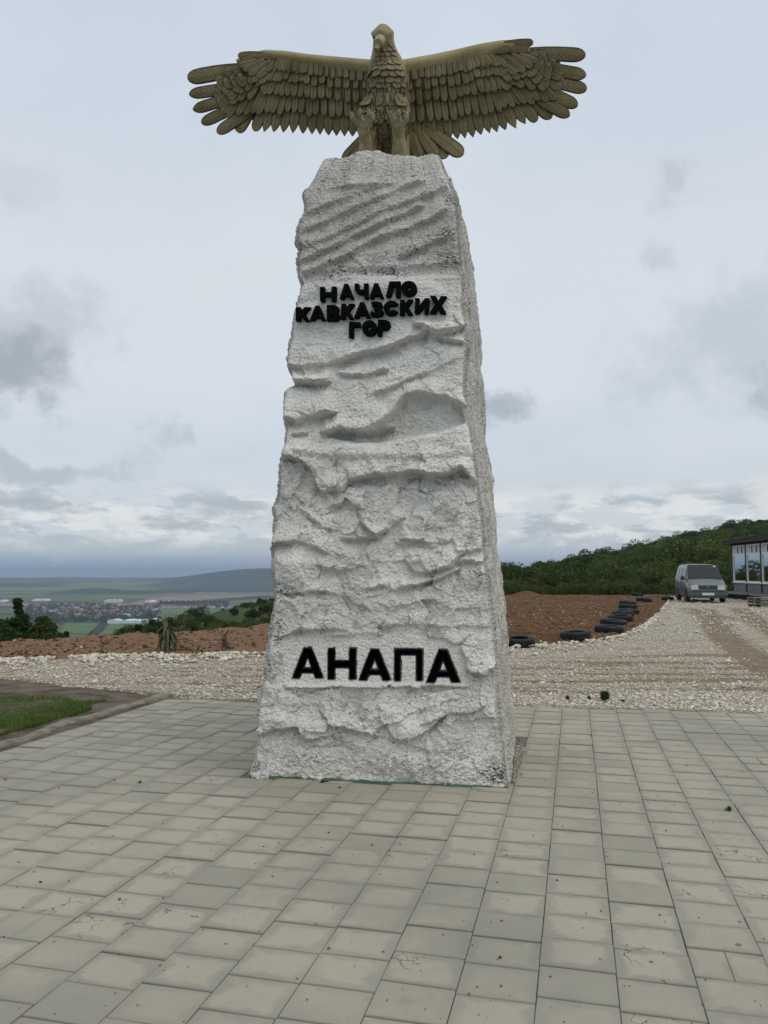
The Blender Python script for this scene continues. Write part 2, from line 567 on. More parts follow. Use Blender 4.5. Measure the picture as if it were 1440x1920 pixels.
def mat_paver():
    m, t = new_mat('paving_concrete')
    uv = t.n('ShaderNodeUVMap').outputs[0]
    geo = t.n('ShaderNodeNewGeometry').outputs['Position']
    rnd = t.n('ShaderNodeAttribute', attribute_name='tone').outputs['Fac']
    rnd = t.math('FRACT', t.math('ADD', rnd, t.n('ShaderNodeObjectInfo').outputs['Random']))
    big = t.noise(geo, 0.55, 4, 0.6)
    med = t.noise(geo, 5.5, 6, 0.65)
    fine = t.noise(geo, 140, 4, 0.7)
    s = t.n('ShaderNodeSeparateXYZ', {0: uv})
    ex = t.math('SUBTRACT', 0.5, t.math('ABSOLUTE', t.math('SUBTRACT', s.outputs[0], 0.5)))
    ey = t.math('SUBTRACT', 0.5, t.math('ABSOLUTE', t.math('SUBTRACT', s.outputs[1], 0.5)))
    e = t.math('MINIMUM', ex, ey)
    e = t.math('ADD', e, t.math('MULTIPLY', t.math('SUBTRACT', t.noise(geo, 7.5, 7, 0.62), 0.5), 0.6))
    grey = t.mix(t.ramp(big, .35, .65), (0.258, 0.243, 0.197), (0.312, 0.292, 0.232))
    sand = t.mix(rnd, (0.355, 0.328, 0.245), (0.415, 0.38, 0.283))
    dust = t.math('MULTIPLY', t.ramp(e, 0.05, 0.21), t.ramp(t.math('ADD', big, t.math('MULTIPLY', rnd, 0.35)), 0.42, 0.75, 0.12, 0.85))
    col = t.mix(dust, grey, sand)
    rim_ = t.math('ADD', ey, t.math('MULTIPLY', t.math('SUBTRACT', med, 0.5), 0.06))
    col = t.mix(t.ramp(rim_, .01, .05, .5, 0.0), col, (0.115, 0.11, 0.095))
    col = t.mix(t.ramp(t.noise(geo, 22, 5, .7), .57, .72, 0, .28), col, (0.19, 0.185, 0.168))
    col = t.mix(t.ramp(rnd, 0, 1, 0.0, 0.25), col, (0.24, 0.23, 0.20))
    col = t.mix(t.ramp(fine, .58, .75, 0, .5), col, (0.12, 0.115, 0.1))
    damp = t.noise(geo, 0.42, 5, 0.6)
    col = t.mix(t.ramp(damp, .46, .66, 0.0, .5), col, (0.185, 0.178, 0.155))
    col = t.mix(t.ramp(t.noise(geo, 2.6, 6, 0.7), .56, .72, 0.0, .4), col, (0.20, 0.19, 0.16))
    # cracked faces on a few slabs
    wv = t.vmath('ADD', geo, t.vmath('MULTIPLY', t.n('ShaderNodeTexNoise', {'Vector': geo, 'Scale': 9.0, 'Detail': 5.0}).outputs[1], (0.25, 0.25, 0.25)))
    vd = t.n('ShaderNodeTexVoronoi', {'Vector': wv, 'Scale': 4.2}, feature='DISTANCE_TO_EDGE').outputs[0]
    crk = t.math('MULTIPLY', t.ramp(vd, 0.004, 0.013, 1.0, 0.0), t.ramp(rnd, 0.91, 0.92))
    crk = t.math('MULTIPLY', crk, t.ramp(t.noise(geo, 5.5, 2), .46, .52))
    col = t.mix(t.math('MULTIPLY', crk, 0.85), col, (0.035, 0.033, 0.03))
    h = t.math('ADD', t.math('MULTIPLY', fine, 0.5), t.math('MULTIPLY', med, 0.8))
    h = t.math('SUBTRACT', h, t.math('MULTIPLY', crk, 1.2))
    finish(t, col, 0.82, h, 0.5, 0.006, spec=0.35)
    return m


M = {}
M['plaster'] = mat_plaster()
M['bronze'] = mat_bronze('weathered_gold_paint', False, 1.35)  # lightened gold: highlights on head, body and leading edges put into the colour
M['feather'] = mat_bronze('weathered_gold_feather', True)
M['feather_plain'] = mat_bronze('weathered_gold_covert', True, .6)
M['paver'] = mat_paver()
M['black'] = simple('black_letter_paint', (0.0025, 0.0027, 0.0035), 0.7, .3, 14, .3, .003, spec=.03)
M['talon'] = simple('pale_gold_talon', (0.40, 0.35, 0.22), .5, .2, 20, .2)
M['footgold'] = simple('worn_gold_foot', (0.25, 0.21, 0.11), .5, .3, 16, .5, .006)
M['joint'] = simple('joint_sand', (0.15, 0.135, 0.105), 0.95, .5, 30, .5, .01)
M['rubber'] = simple('tyre_rubber', (0.008, 0.009, 0.010), 0.65, .4, 8, .3, .004, c2=(0.018, 0.018, 0.018))
M['vanpaint'] = simple('grey_green_van_paint', (0.080, 0.104, 0.102), 0.34, .1, 2, 0, spec=.5, **{'Coat Weight': .35, 'Coat Roughness': .12})
M['vanroof'] = simple('dusty_van_roof', (0.17, 0.18, 0.18), 0.45, .12, 3, 0)
M['vantrim'] = simple('dark_van_plastic', (0.03, 0.034, 0.036), 0.6, .2, 8, .2)
M['vanbumper'] = simple('grey_bumper', (0.07, 0.085, 0.09), 0.5, .15, 5, .1)
M['vanglass'] = simple('van_glass', (0.016, 0.02, 0.021), 0.12, .1, 2, 0, spec=.16)
M['lamp'] = simple('headlamp_glass', (0.42, 0.43, 0.40), 0.2, .15, 30, .4, spec=.7)
M['amber'] = simple('amber_indicator', (0.5, 0.22, 0.07), 0.3, .1, 20, .2)
M['white'] = simple('white_frame_paint', (0.75, 0.75, 0.74), 0.5, .1, 5, .2)
M['plate'] = simple('number_plate', (0.55, 0.55, 0.54), 0.5, .06, 20, 0)
M['metal'] = simple('dull_metal', (0.32, 0.33, 0.34), 0.4, .2, 8, .2, metal=.8)
M['roofdark'] = simple('dark_roofing', (0.022, 0.020, 0.020), 0.8, .3, 4, .4)
M['wood'] = simple('weathered_board', (0.17, 0.15, 0.135), 0.85, .35, 9, .5, .005)
M['woodgrey'] = simple('grey_plank', (0.20, 0.19, 0.18), 0.85, .35, 9, .5, .005)
M['wooddark'] = simple('wet_dark_board', (0.035, 0.030, 0.028), 0.8, .35, 9, .5, .005)
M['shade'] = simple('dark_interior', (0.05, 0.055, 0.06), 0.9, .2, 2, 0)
M['blind'] = simple('pale_blind', (0.55, 0.58, 0.59), 0.7, .08, 2, .1)
M['bark'] = simple('bark', (0.075, 0.06, 0.045), 0.9, .35, 7, .6, .02)
M['leafdark'] = island('dark_leaves', [(0.020, 0.036, 0.013), (0.034, 0.058, 0.019), (0.058, 0.088, 0.028)], transl=True)
M['leafmid'] = island('green_leaves', [(0.028, 0.052, 0.015), (0.048, 0.080, 0.022), (0.075, 0.112, 0.032)], transl=True)
M['weed'] = island('weed_leaves', [(0.04, 0.075, 0.02), (0.07, 0.12, 0.03)], transl=True)
M['grass'] = island('grass_blades', [(0.05, 0.11, 0.018), (0.085, 0.16, 0.028), (0.13, 0.185, 0.045), (0.16, 0.15, 0.07)], transl=True)
M['yucca'] = island('faded_sword_leaves', [(0.035, 0.042, 0.02), (0.07, 0.075, 0.042), (0.13, 0.12, 0.085)])
M['drystem'] = simple('dry_stem', (0.09, 0.075, 0.05), 0.9, .3, 8, 0)
M['gravel'] = island('limestone_gravel', [(0.44, 0.395, 0.31), (0.55, 0.505, 0.41), (0.64, 0.60, 0.505), (0.72, 0.685, 0.60)], 0.95)
M['bigstone'] = island('white_limestone', [(0.42, 0.38, 0.30), (0.56, 0.52, 0.43), (0.68, 0.64, 0.56)], 0.95)
M['rubble'] = island('grey_rubble', [(0.16, 0.14, 0.115), (0.27, 0.245, 0.205), (0.40, 0.37, 0.31), (0.22, 0.19, 0.15)], 0.95)
M['clod'] = island('red_clods', [(0.082, 0.041, 0.019), (0.122, 0.067, 0.034), (0.17, 0.105, 0.058), (0.30, 0.22, 0.145)], 0.95)
M['greenpaint'] = simple('green_paint', (0.05, 0.09, 0.07), 0.6, .3, 10, .3)

# ------------------------------------------------------------------ ground and terrain
AZ = R_(13.9)                              # direction of the paving columns
S_AX = Vector((math.cos(AZ), -math.sin(AZ), 0))
T_AX = Vector((math.sin(AZ), math.cos(AZ), 0))
def st(s, t, z=0.0): return S_AX * s + T_AX * t + Vector((0, 0, z))

_ip = lambda x, xs, ys: np.interp(x, xs, ys)
def edge_d(px): return _ip(px, [-600, 0, 500, 720, 930, 1500, 2300], [17.3, 17.3, 17.6, 34, 50, 52, 54])
def crest_py(px): return _ip(px, [-600, 0, 130, 215, 330, 420, 500, 720, 930, 1300, 2300], [1208, 1204, 1197, 1193, 1188, 1180, 1171, 1138, 1117, 1115, 1113])
def crest_z(px): return EYE - (crest_py(px) - 1070) * edge_d(px) / F
def front_d(px): return _ip(px, [-600, 0, 500, 930, 1000, 1100, 1165, 1205, 1232, 1246, 1256, 2300], [13.4, 13.8, 14.8, 15.9, 16.3, 17.3, 19.2, 22.5, 29, 37, 47, 49])
def ridge_py(px): return _ip(px, [150, 215, 270, 330, 420, 510, 720, 940, 1000, 1050, 1150, 1250, 1350, 1440, 2300], [1203, 1193, 1178, 1167, 1144, 1127, 1100, 1083, 1075, 1066, 1046, 1025, 1004, 989, 900])
def ridge_d(px): return _ip(px, [150, 215, 510, 940, 1440, 2300], [120, 130, 185, 230, 240, 240])
def ridge_z(px): return EYE - (ridge_py(px) - 1070) * ridge_d(px) / F
VAL = -122.0


def hill_z(px, d):
    E, zc, Rd, zr = edge_d(px), crest_z(px) - 0.25, ridge_d(px), ridge_z(px)
    t = np.clip((d - E) / (Rd - E), 0, 1)
    dip = _ip(px, [150, 510, 940, 1500], [5, 9, 2.2, 1.0])
    z = zc + (zr - zc) * t ** 1.15 - dip * np.sin(np.pi * t) * (1 - .3 * t)
    z = np.where(d > Rd, zr - (d - Rd) * 0.33, z)
    zl = zc - (d - E) * 0.24
    wl = sstep(150, 235, px)
    z = zl * (1 - wl) + z * wl
    z = np.where(d < E, zc - 0.15 * (E - d), z)
    x = (px - CX) / F * d
    z = z + 0.5 * np.clip((d - E) / 40, 0, 1) * fbm(P3(x * .05, d * .05), 3, seed=2)
    return np.maximum(z, VAL - 1)


def polar(px0, px1, npx, ds):
    px = np.linspace(px0, px1, npx)
    PX, D = np.meshgrid(px, ds)
    return PX, D, (PX - CX) / F * D


# hillside
PX, D, X = polar(-700, 2300, 300, np.concatenate([np.linspace(15, 60, 60), np.geomspace(61, 330, 110), np.geomspace(340, 800, 20)]))
Dj = np.maximum(D, edge_d(PX) - 1.5)
X = (PX - CX) / F * Dj
me = mesh_np('hillside', P3(X, Dj, hill_z(PX, Dj)).reshape(-1, 3), grid_faces(PX.shape[1], PX.shape[0]), smooth=True)
m, t = new_mat('rough_grass_slope')
geo = t.n('ShaderNodeNewGeometry').outputs['Position']
c = t.mix(t.ramp(t.noise(geo, .06, 6, .65), .35, .65), (0.032, 0.050, 0.016), (0.062, 0.083, 0.028))
c = t.mix(t.ramp(t.noise(geo, .5, 6, .7), .45, .7, 0, .6), c, (0.035, 0.045, 0.018))
finish(t, c, 0.95, t.noise(geo, 2.0, 5), .8, .3, spec=.1)
me.materials.append(m)
tag(obj('hillside', me), kind='structure')

# valley floor and far hills: one sheet to the horizon
def valley_z(px, d):
    z = np.full(np.shape(px), VAL)
    x = (px - CX) / F * d
    def bump(pc, dc, wp, wd, h): return h * np.exp(-((px - pc) / wp) ** 2 - ((d - dc) / wd) ** 2)
    z = z + bump(470, 6300, 150, 800, 84) + bump(620, 6600, 260, 1100, 70) + bump(300, 7600, 120, 900, 34)
    z = z + bump(180, 4300, 70, 350, 26) + bump(90, 6800, 150, 1100, 40) + bump(-60, 8200, 200, 1500, 42) + bump(160, 9800, 130, 1000, 34) + bump(-250, 6000, 200, 900, 40)
    z = z + bump(1100, 9000, 500, 2500, 80) + bump(2000, 7000, 600, 2500, 90)
    z = z + sstep(4200, 9000, d) * 9 * (fbm(P3(x * .0006, d * .0009), 4, seed=5) + .4)
    z = z + sstep(10500, 12500, d) * (6 + 10 * fbm(P3(x * .0002, d * .0002), 3, seed=8))
    return z
PX, D, X = polar(-1200, 2700, 330, np.concatenate([np.geomspace(300, 3000, 40), np.geomspace(3050, 12600, 150)]))
me = mesh_np('valley', P3(X, D, valley_z(PX, D)).reshape(-1, 3), grid_faces(PX.shape[1], PX.shape[0]), smooth=True)
WOOD = sum(np.exp(-((PX - a) / b) ** 2 - ((D - c) / e) ** 2) for a, b, c, e in [(440, 120, 5950, 420), (350, 60, 6100, 300), (250, 45, 4250, 260), (60, 120, 4700, 130), (180, 80, 4050, 110), (-40, 100, 5600, 250), (120, 160, 7600, 300), (620, 200, 6100, 500)])
m, t = new_mat('valley_fields')
geo = t.n('ShaderNodeNewGeometry').outputs['Position']
sv = t.vmath('MULTIPLY', geo, (0.0011, 0.0016, 0.0))
vo = t.n('ShaderNodeTexVoronoi', {'Vector': t.vmath('ADD', sv, t.vmath('MULTIPLY', t.n('ShaderNodeTexNoise', {'Vector': sv, 'Scale': 2.0}).outputs[1], (.35, .35, 0))), 'Scale': 1.0})
fr = t.n('ShaderNodeSeparateColor', {0: vo.outputs['Color']})
c = t.mix(fr.outputs[0], (0.055, 0.085, 0.028), (0.135, 0.155, 0.058))
c = t.mix(t.ramp(fr.outputs[1], .62, .66, 0, .8), c, (0.035, 0.055, 0.025))
c = t.mix(t.ramp(fr.outputs[2], .86, .88, 0, .7), c, (0.17, 0.13, 0.10))
wd = t.noise(t.vmath('MULTIPLY', geo, (0.0011, 0.0028, 0.004)), 1.0, 6, .62)
wa = t.n('ShaderNodeAttribute', attribute_name='wood').outputs['Fac']
wd = t.math('ADD', wd, t.math('MULTIPLY', wa, .22))
c = t.mix(t.ramp(wd, .53, .59, 0, .92), c, (0.022, 0.036, 0.018))
finish(t, c, 0.95, spec=.05)
attr(me, 'wood', np.clip(WOOD, 0, 1).ravel())
me.materials.append(m)
tag(obj('valley', me), kind='structure')

def flat_field(name, pxs, col, z=VAL + 1.2, n=None):
    P = [ground(px, py, z) for px, py in pxs]
    mb = MB()
    mb.add(P, [tuple(range(len(P)))])
    mt = simple(name + '_soil', col, .95, .18, .02, 0, spec=.05)
    o = mb.build(name, mt)
    return tag(o, kind='structure')
flat_field('green_field', [(112, 1187), (122, 1168), (186, 1168), (170, 1190)], (0.095, 0.145, 0.048))
flat_field('green_field', [(196, 1180), (204, 1170), (255, 1170), (235, 1187), (192, 1190)], (0.10, 0.135, 0.052))
flat_field('ploughed_field', [(245, 1131), (285, 1120.5), (352, 1116.5), (470, 1115), (520, 1117.5), (420, 1121), (345, 1127.5), (300, 1131)], (0.24, 0.17, 0.145))
flat_field('ploughed_field', [(-40, 1136), (-40, 1130.5), (180, 1131.5), (262, 1131), (300, 1134), (180, 1136)], (0.22, 0.17, 0.155))
flat_field('green_field', [(302, 1152), (305, 1141.5), (400, 1139.5), (420, 1148), (360, 1154)], (0.10, 0.14, 0.052))
flat_field('pale_field', [(355, 1115), (370, 1110.2), (520, 1106.6), (530, 1111.5), (430, 1113.5)], (0.16, 0.175, 0.075))
flat_field('wood_strip', [(356, 1129), (400, 1124.5), (470, 1117.8), (540, 1116), (540, 1119), (440, 1125), (380, 1129.5)], (0.028, 0.045, 0.02))
flat_field('wood_strip', [(164, 1190), (188, 1168), (203, 1168), (190, 1184), (183, 1190)], (0.03, 0.045, 0.022))

# gravel yard
def track(x, y):
    wob = .35 * np.sin(x * .23 + 1) + .18 * np.sin(x * .7)
    s = 0
    for yc, wd_, a, sl in [(10.55, .22, .8, .02), (11.45, .22, .95, .03), (12.15, .2, .85, .01), (12.75, .22, .75, .04), (13.6, .15, .4, .0), (15.2, .25, .6, .16), (16.8, .3, .5, .2)]:
        k = a * np.exp(-((y - yc - sl * x - wob * .4) / wd_) ** 2)
        if yc > 14: k = k * sstep(2, 6, x)
        s = np.maximum(s, k)
    s = s * sstep(-.55, .15, fbm(P3(x * .5, y * 1.4), 3, seed=12))
    st2 = sstep(.06, .30, fbm(P3(x * .16 + .3 * y * .16, (y + .04 * x + wob * .3) * 2.6), 3, gain=.55, seed=18)) * sstep(16.5, 14.0, y) * sstep(9.6, 10.2, y)
    s = np.maximum(s * .8, st2 * .95)
    s = s * (0.62 + .38 * sstep(-3.0, 2.0, x))
    for pts in ([(1322, 1142), (1332, 1165), (1362, 1195), (1405, 1225), (1460, 1262)], [(1385, 1140), (1420, 1165), (1470, 1190)], [(1290, 1140), (1310, 1150), (1380, 1160)]):
        W_ = [ground(*p) for p in pts]
        dm = np.full(np.shape(x), 99.0)
        for a, b in zip(W_[:-1], W_[1:]):
            ab = b - a
            tt = np.clip(((x - a.x) * ab.x + (y - a.y) * ab.y) / ab.length_squared, 0, 1)
            dm = np.minimum(dm, np.hypot(x - a.x - ab.x * tt, y - a.y - ab.y * tt))
        s = np.maximum(s, .85 * np.exp(-(dm / .42) ** 2))
    return s


def gravel_z(x, y):
    return 0.012 * fbm(P3(x * 1.1, y * 2.2), 4, seed=14) - 0.045 * track(x, y) + 0.035 * fbm(P3(x * .3, y * .3), 2, seed=15)


PX, D, X = polar(-700, 2300, 420, np.geomspace(7.4, 58, 190))
Tm = track(X, D)
GZ = gravel_z(X, D) - 0.02
GZ = GZ - .5 * sstep(.8, 2.0, D - front_d(PX)) - .35 * np.maximum(0, D - edge_d(PX))
sl_, tl2 = X * S_AX.x + D * S_AX.y, X * T_AX.x + D * T_AX.y
GZ = GZ - .10 * ((sl_ > -4.95) & (tl2 < _ip(sl_, [-5, 1, 11], [8.85, 9.52, 9.65])))
GZ = GZ - .2 * ((sl_ < -4.85) & (tl2 + .25 * (sl_ + 5.2) < 9.3))
me = mesh_np('gravel_yard', P3(X, D, GZ).reshape(-1, 3), grid_faces(PX.shape[1], PX.shape[0]), smooth=True)
attr(me, 'track', Tm.ravel())
m, t = new_mat('crushed_limestone')
geo = t.n('ShaderNodeNewGeometry').outputs['Position']
tr = t.n('ShaderNodeAttribute', attribute_name='track').outputs['Fac']
vo = t.n('ShaderNodeTexVoronoi', {'Vector': geo, 'Scale': 24.0})
vc = t.n('ShaderNodeSeparateColor', {0: vo.outputs['Color']}).outputs[0]
st_ = t.mix(vc, (0.46, 0.415, 0.33), (0.68, 0.64, 0.545))
st_ = t.mix(t.ramp(vo.outputs['Distance'], .25, .6), st_, (0.25, 0.21, 0.155))
soil = t.mix(t.ramp(t.noise(geo, 9, 6, .7), .35, .65), (0.16, 0.120, 0.078), (0.27, 0.215, 0.150))
f = t.math('ADD', t.math('MULTIPLY', tr, 1.2), t.math('MULTIPLY', t.math('SUBTRACT', t.noise(geo, 3.5, 6, .7), .52), 1.5))
c = t.mix(t.ramp(f, .15, .62), st_, soil)
finish(t, c, 0.95, t.math('ADD', t.math('MULTIPLY', vo.outputs['Distance'], -1.0), t.noise(geo, 40, 4, .7)), .8, .025, spec=.1)
me.materials.append(m)
tag(obj('gravel_yard', me), kind='structure')

# red soil plot and berm
def dirt_z(px, d):
    E, f = edge_d(px), front_d(px)
    x = (px - CX) / F * d
    t_ = np.clip((d - f) / np.maximum(E - f, 1), 0, 1)
    jag = .25 * fbm(P3(x * 1.1, d * 1.1), 3, seed=21)
    lip = sstep(-.25, .45, d - f + jag)
    z = -0.16 + lip * 0.19 + t_ * crest_z(px)
    lum = fbm(P3(x * 1.7, d * 1.7), 5, gain=.6, seed=22)
    z = z + lip * 0.11 * lum + lip * .05 * fbm(P3(x * .5, d * .5), 2, seed=23)
    leftw = 1 - sstep(520, 800, px)
    z = z + leftw * lip * .05 * np.maximum(0, fbm(P3(x * 3, d * 3), 3, seed=25)) * (t_ > .6)
    z = z + .32 * np.exp(-((px - 985) / 26) ** 2 - ((d - 47.5) / 2.0) ** 2)
    z = np.where(d > E, z - (d - E) * .35, z)
    return z


PX, D, X = polar(-600, 1300, 560, np.concatenate([np.linspace(12.8, 20, 150), np.geomspace(20.1, 54, 150)]))
me = mesh_np('red_soil', P3(X, D, dirt_z(PX, D)).reshape(-1, 3), grid_faces(PX.shape[1], PX.shape[0]), smooth=True)
m, t = new_mat('red_brown_soil')
geo = t.n('ShaderNodeNewGeometry').outputs['Position']
c = t.mix(t.ramp(t.noise(geo, 1.6, 7, .68), .35, .66), (0.080, 0.040, 0.019), (0.135, 0.076, 0.039))
c = t.mix(t.ramp(t.noise(geo, .35, 3), .45, .7, 0, .55), c, (0.13, 0.092, 0.060))
gx = t.n('ShaderNodeSeparateXYZ', {0: geo}).outputs[0]
c = t.mix(t.ramp(t.math('ADD', gx, t.math('MULTIPLY', t.noise(geo, .8, 4), 2.0)), -1.0, 3.0, .6, 0.0), c, (0.235, 0.150, 0.096))
c = t.mix(t.ramp(t.noise(geo, 17, 5, .7), .62, .75, 0, .7), c, (0.32, 0.24, 0.165))
finish(t, c, 0.97, t.noise(geo, 14, 6, .7), .8, .04, spec=.08)
me.materials.append(m)
soil_o = tag(obj('red_soil', me), kind='structure')

# verge left of the paving: base sheet and strip of poured concrete
ss, tt = np.meshgrid(np.linspace(-16, -4.8, 110), np.linspace(-4, 12.5, 150))
X = ss * S_AX.x + tt * T_AX.x
Y = ss * S_AX.y + tt * T_AX.y
edge_w = sstep(9.9, 8.9, tt + .25 * (ss + 5.2))
Z = -0.03 + .03 * fbm(P3(X * 2.5, Y * 2.5), 4, seed=31) + 0.025 * sstep(-5.3, -6.4, ss) - .12 * (1 - edge_w)
me = mesh_np('verge_soil', P3(X, Y, Z).reshape(-1, 3), grid_faces(110, 150), smooth=True)
m, t = new_mat('dark_verge_soil')
geo = t.n('ShaderNodeNewGeometry').outputs['Position']
c = t.mix(t.ramp(t.noise(geo, 2.6, 6, .65), .35, .65), (0.072, 0.058, 0.044), (0.155, 0.128, 0.098))
c = t.mix(t.ramp(t.noise(geo, 30, 4, .7), .6, .75, 0, .6), c, (0.26, 0.235, 0.19))
finish(t, c, 0.95, t.noise(geo, 22, 5, .7), .7, .02, spec=.1)
me.materials.append(m)
verge = tag(obj('verge_soil', me), kind='structure')
tl = np.linspace(-3.5, 9.3, 170)
prof = np.array([(-.09, -.06), (-.08, -0.016), (-.03, -.006), (.03, -.004), (.08, -.014), (.09, -.06)])
V = []
for tv in tl:
    wob = .09 * perlin(np.array([[tv * 1.3, 0, 3]]))[0]
    for k, (a, b) in enumerate(prof):
        q = st(-5.27 + a * (1 + .25 * perlin(np.array([[tv * 5, k, 1]]))[0]) + wob, tv, b + .016 * perlin(np.array([[tv * 4, k * .7, 8]]))[0])
        V.append(tuple(q))
me = mesh_np('concrete_strip', np.array(V), grid_faces(6, len(tl)), simple('rough_concrete', (0.23, 0.205, 0.160), .95, .35, 7, .8, .02), smooth=True)
tag(obj('concrete_strip', me), kind='structure')

# ------------------------------------------------------------------ pavement: base and slabs
mb = MB()
cs = [st(-5.0, -5), st(11, -5), st(11, 9.75), st(1.0, 9.62), st(-4.97, 8.95)]
mb.add([(q.x, q.y, -0.012) for q in cs] + [(q.x, q.y, -0.16) for q in cs], [(0, 1, 2, 3, 4), (9, 8, 7, 6, 5)] + [(i, i + 5, (i + 1) % 5 + 5, (i + 1) % 5) for i in range(5)])
pav = tag(mb.build('pavement', M['joint']), kind='structure')

# monument footprint (needed for the hole in the paving)
M0 = (ground(500, 1457) + ground(950, 1475)) / 2
MY = R_(9.6)
U = Vector((math.cos(MY), -math.sin(MY), 0))
N = Vector((-math.sin(MY), -math.cos(MY), 0))
LEAN = 0.055
NL = (N + Vector((0, 0, LEAN))).normalized()
CL, RW = 0.300, 0.243


def slab_variant(wd_, dp, seed):
    r = random.Random(seed)
    g, th, ch = 0.0013, .05, .0028
    x0, x1, y0, y1 = -wd_ / 2 + g, wd_ / 2 - g, -dp / 2 + g, dp / 2 - g
    tilt = [r.uniform(-.0022, .0022) for _ in range(4)]
    bot = [(x0, y0, -th), (x1, y0, -th), (x1, y1, -th), (x0, y1, -th)]
    j = [(r.uniform(-.0012, .0012), r.uniform(-.0012, .0012)) for _ in range(4)]
    mid = [(x + a, y + b, -ch + tl_) for (x, y, _), (a, b), tl_ in zip(bot, j, tilt)]
    top = [(x + (ch if x < 0 else -ch) + a, y + (ch if y < 0 else -ch) + b, tl_) for (x, y, _), (a, b), tl_ in zip(bot, j, tilt)]
    v = mid + top
    f = [(4, 5, 6, 7)] + [(i, (i + 1) % 4, 4 + (i + 1) % 4, 4 + i) for i in range(4)]
    v += bot
    f += [(8 + i, 8 + (i + 1) % 4, (i + 1) % 4, i) for i in range(4)]
    return v, f, wd_, dp


def slab_mesh(items):
    """items: list of (variant, centre x, y, z, angle, tone)"""
    V, Fs, UV, TN = [], [], [], []
    for (v, f, wd_, dp), cx_, cy_, cz_, a, tone in items:
        b = len(V)
        ca, sa = math.cos(a), math.sin(a)
        for x, y, z in v:
            V.append((cx_ + ca * x - sa * y, cy_ + sa * x + ca * y, cz_ + z))
            UV.append((x / wd_ + .5, y / dp + .5))
            TN.append(tone)
        Fs += [tuple(i + b for i in q) for q in f]
    me = bpy.data.meshes.new('paving_stone')
    me.from_pydata(V, [], Fs)
    ul = me.uv_layers.new(name='UVMap')
    li = np.zeros(len(me.loops), np.int32)
    me.loops.foreach_get('vertex_index', li)
    ul.data.foreach_set('uv', np.array(UV, np.float32)[li].ravel())
    attr(me, 'tone', TN)
    me.materials.append(M['paver'])
    return me


variants = [slab_variant(CL, RW, k) for k in range(6)]
halves = [slab_variant(CL / 2, RW, 50 + k) for k in range(3)]
vm = [slab_mesh([(v, 0, 0, 0, 0, 0.0)]) for v in variants]
hm = [slab_mesh([(v, 0, 0, 0, 0, 0.0)]) for v in halves]
tiles = []
rr = random.Random(77)
for ci in range(-17, 37):
    s0 = -4.97 + (ci + 17) * CL + CL / 2
    off = rr.uniform(0, RW)
    for k in range(-16, 44):
        t0 = off + k * RW
        tfar = _ip(s0, [-5, 1, 11], [8.93, 9.6, 9.72])
        if t0 + RW / 2 > tfar: continue
        p = st(s0, t0)
        q = p - M0
        u_, n_ = q.dot(U), -q.dot(N)
        if -0.99 < u_ < 1.06 and 0.02 < n_ < 1.75: continue
        half = rr.random() < .02
        z = rr.uniform(-.003, .003)
        for h in ((-1, 1) if half else (0,)):
            pp = p + S_AX * (h * CL / 4)
            tiles.append((pp.x, pp.y, z + rr.uniform(-.001, .001), h != 0, -AZ + rr.uniform(-.006, .006), rr.randrange(6), rr.random()))
A = np.array([(a[0], a[1], a[2]) for a in tiles])
tx, ty, td = proj(A)
vis = (td > .5) & (tx > -60) & (tx < 1500) & (ty < 2000)
size = np.where(vis, 1 / np.maximum(td, .5), 0)
order = np.argsort(-size)
first = set(order[:300].tolist())
rest = []
for i, (x, y, z, h, a, vi, tone) in enumerate(tiles):
    if i in first:
        o = bpy.data.objects.new('paving_stone', hm[vi % 3] if h else vm[vi])
        o.location = (x, y, z)
        o.rotation_euler = (0, 0, a)
        link(o, pav)
    else:
        rest.append((halves[vi % 3] if h else variants[vi], x, y, z, a, tone))
tag(obj('paving_stone', slab_mesh(rest), pav), kind='stuff')

# air between here and the far hills
mb = MB()
mb.box((700, 6000, -52.0), (26000, 18000, 160.0))
hz = mb.build('haze')
m, t = new_mat('thin_haze')
pv = t.n('ShaderNodeVolumePrincipled', {'Color': (0.50, 0.62, 0.80, 1), 'Density': 1.15e-4, 'Anisotropy': 0.0})
t.n('ShaderNodeOutputMaterial', {'Volume': pv.outputs[0]})
hz.data.materials.append(m)
tag(hz, kind='stuff')

# ------------------------------------------------------------------ the monument pillar
def fplane(px, py): return onplane(px, py, M0, NL)
def face_uv(px, py):
    q = fplane(px, py) - M0
    return q.dot(U), q.z
def c4(X_, Y_): return (520 + X_ / 3.4286, 280 + Y_ / 3.4286)
def c5(X_, Y_): return (500 + X_ / 3.1304, 680 + Y_ / 3.1304)
def c6(X_, Y_): return (440 + X_ / 2.4828, 1100 + Y_ / 2.4828)

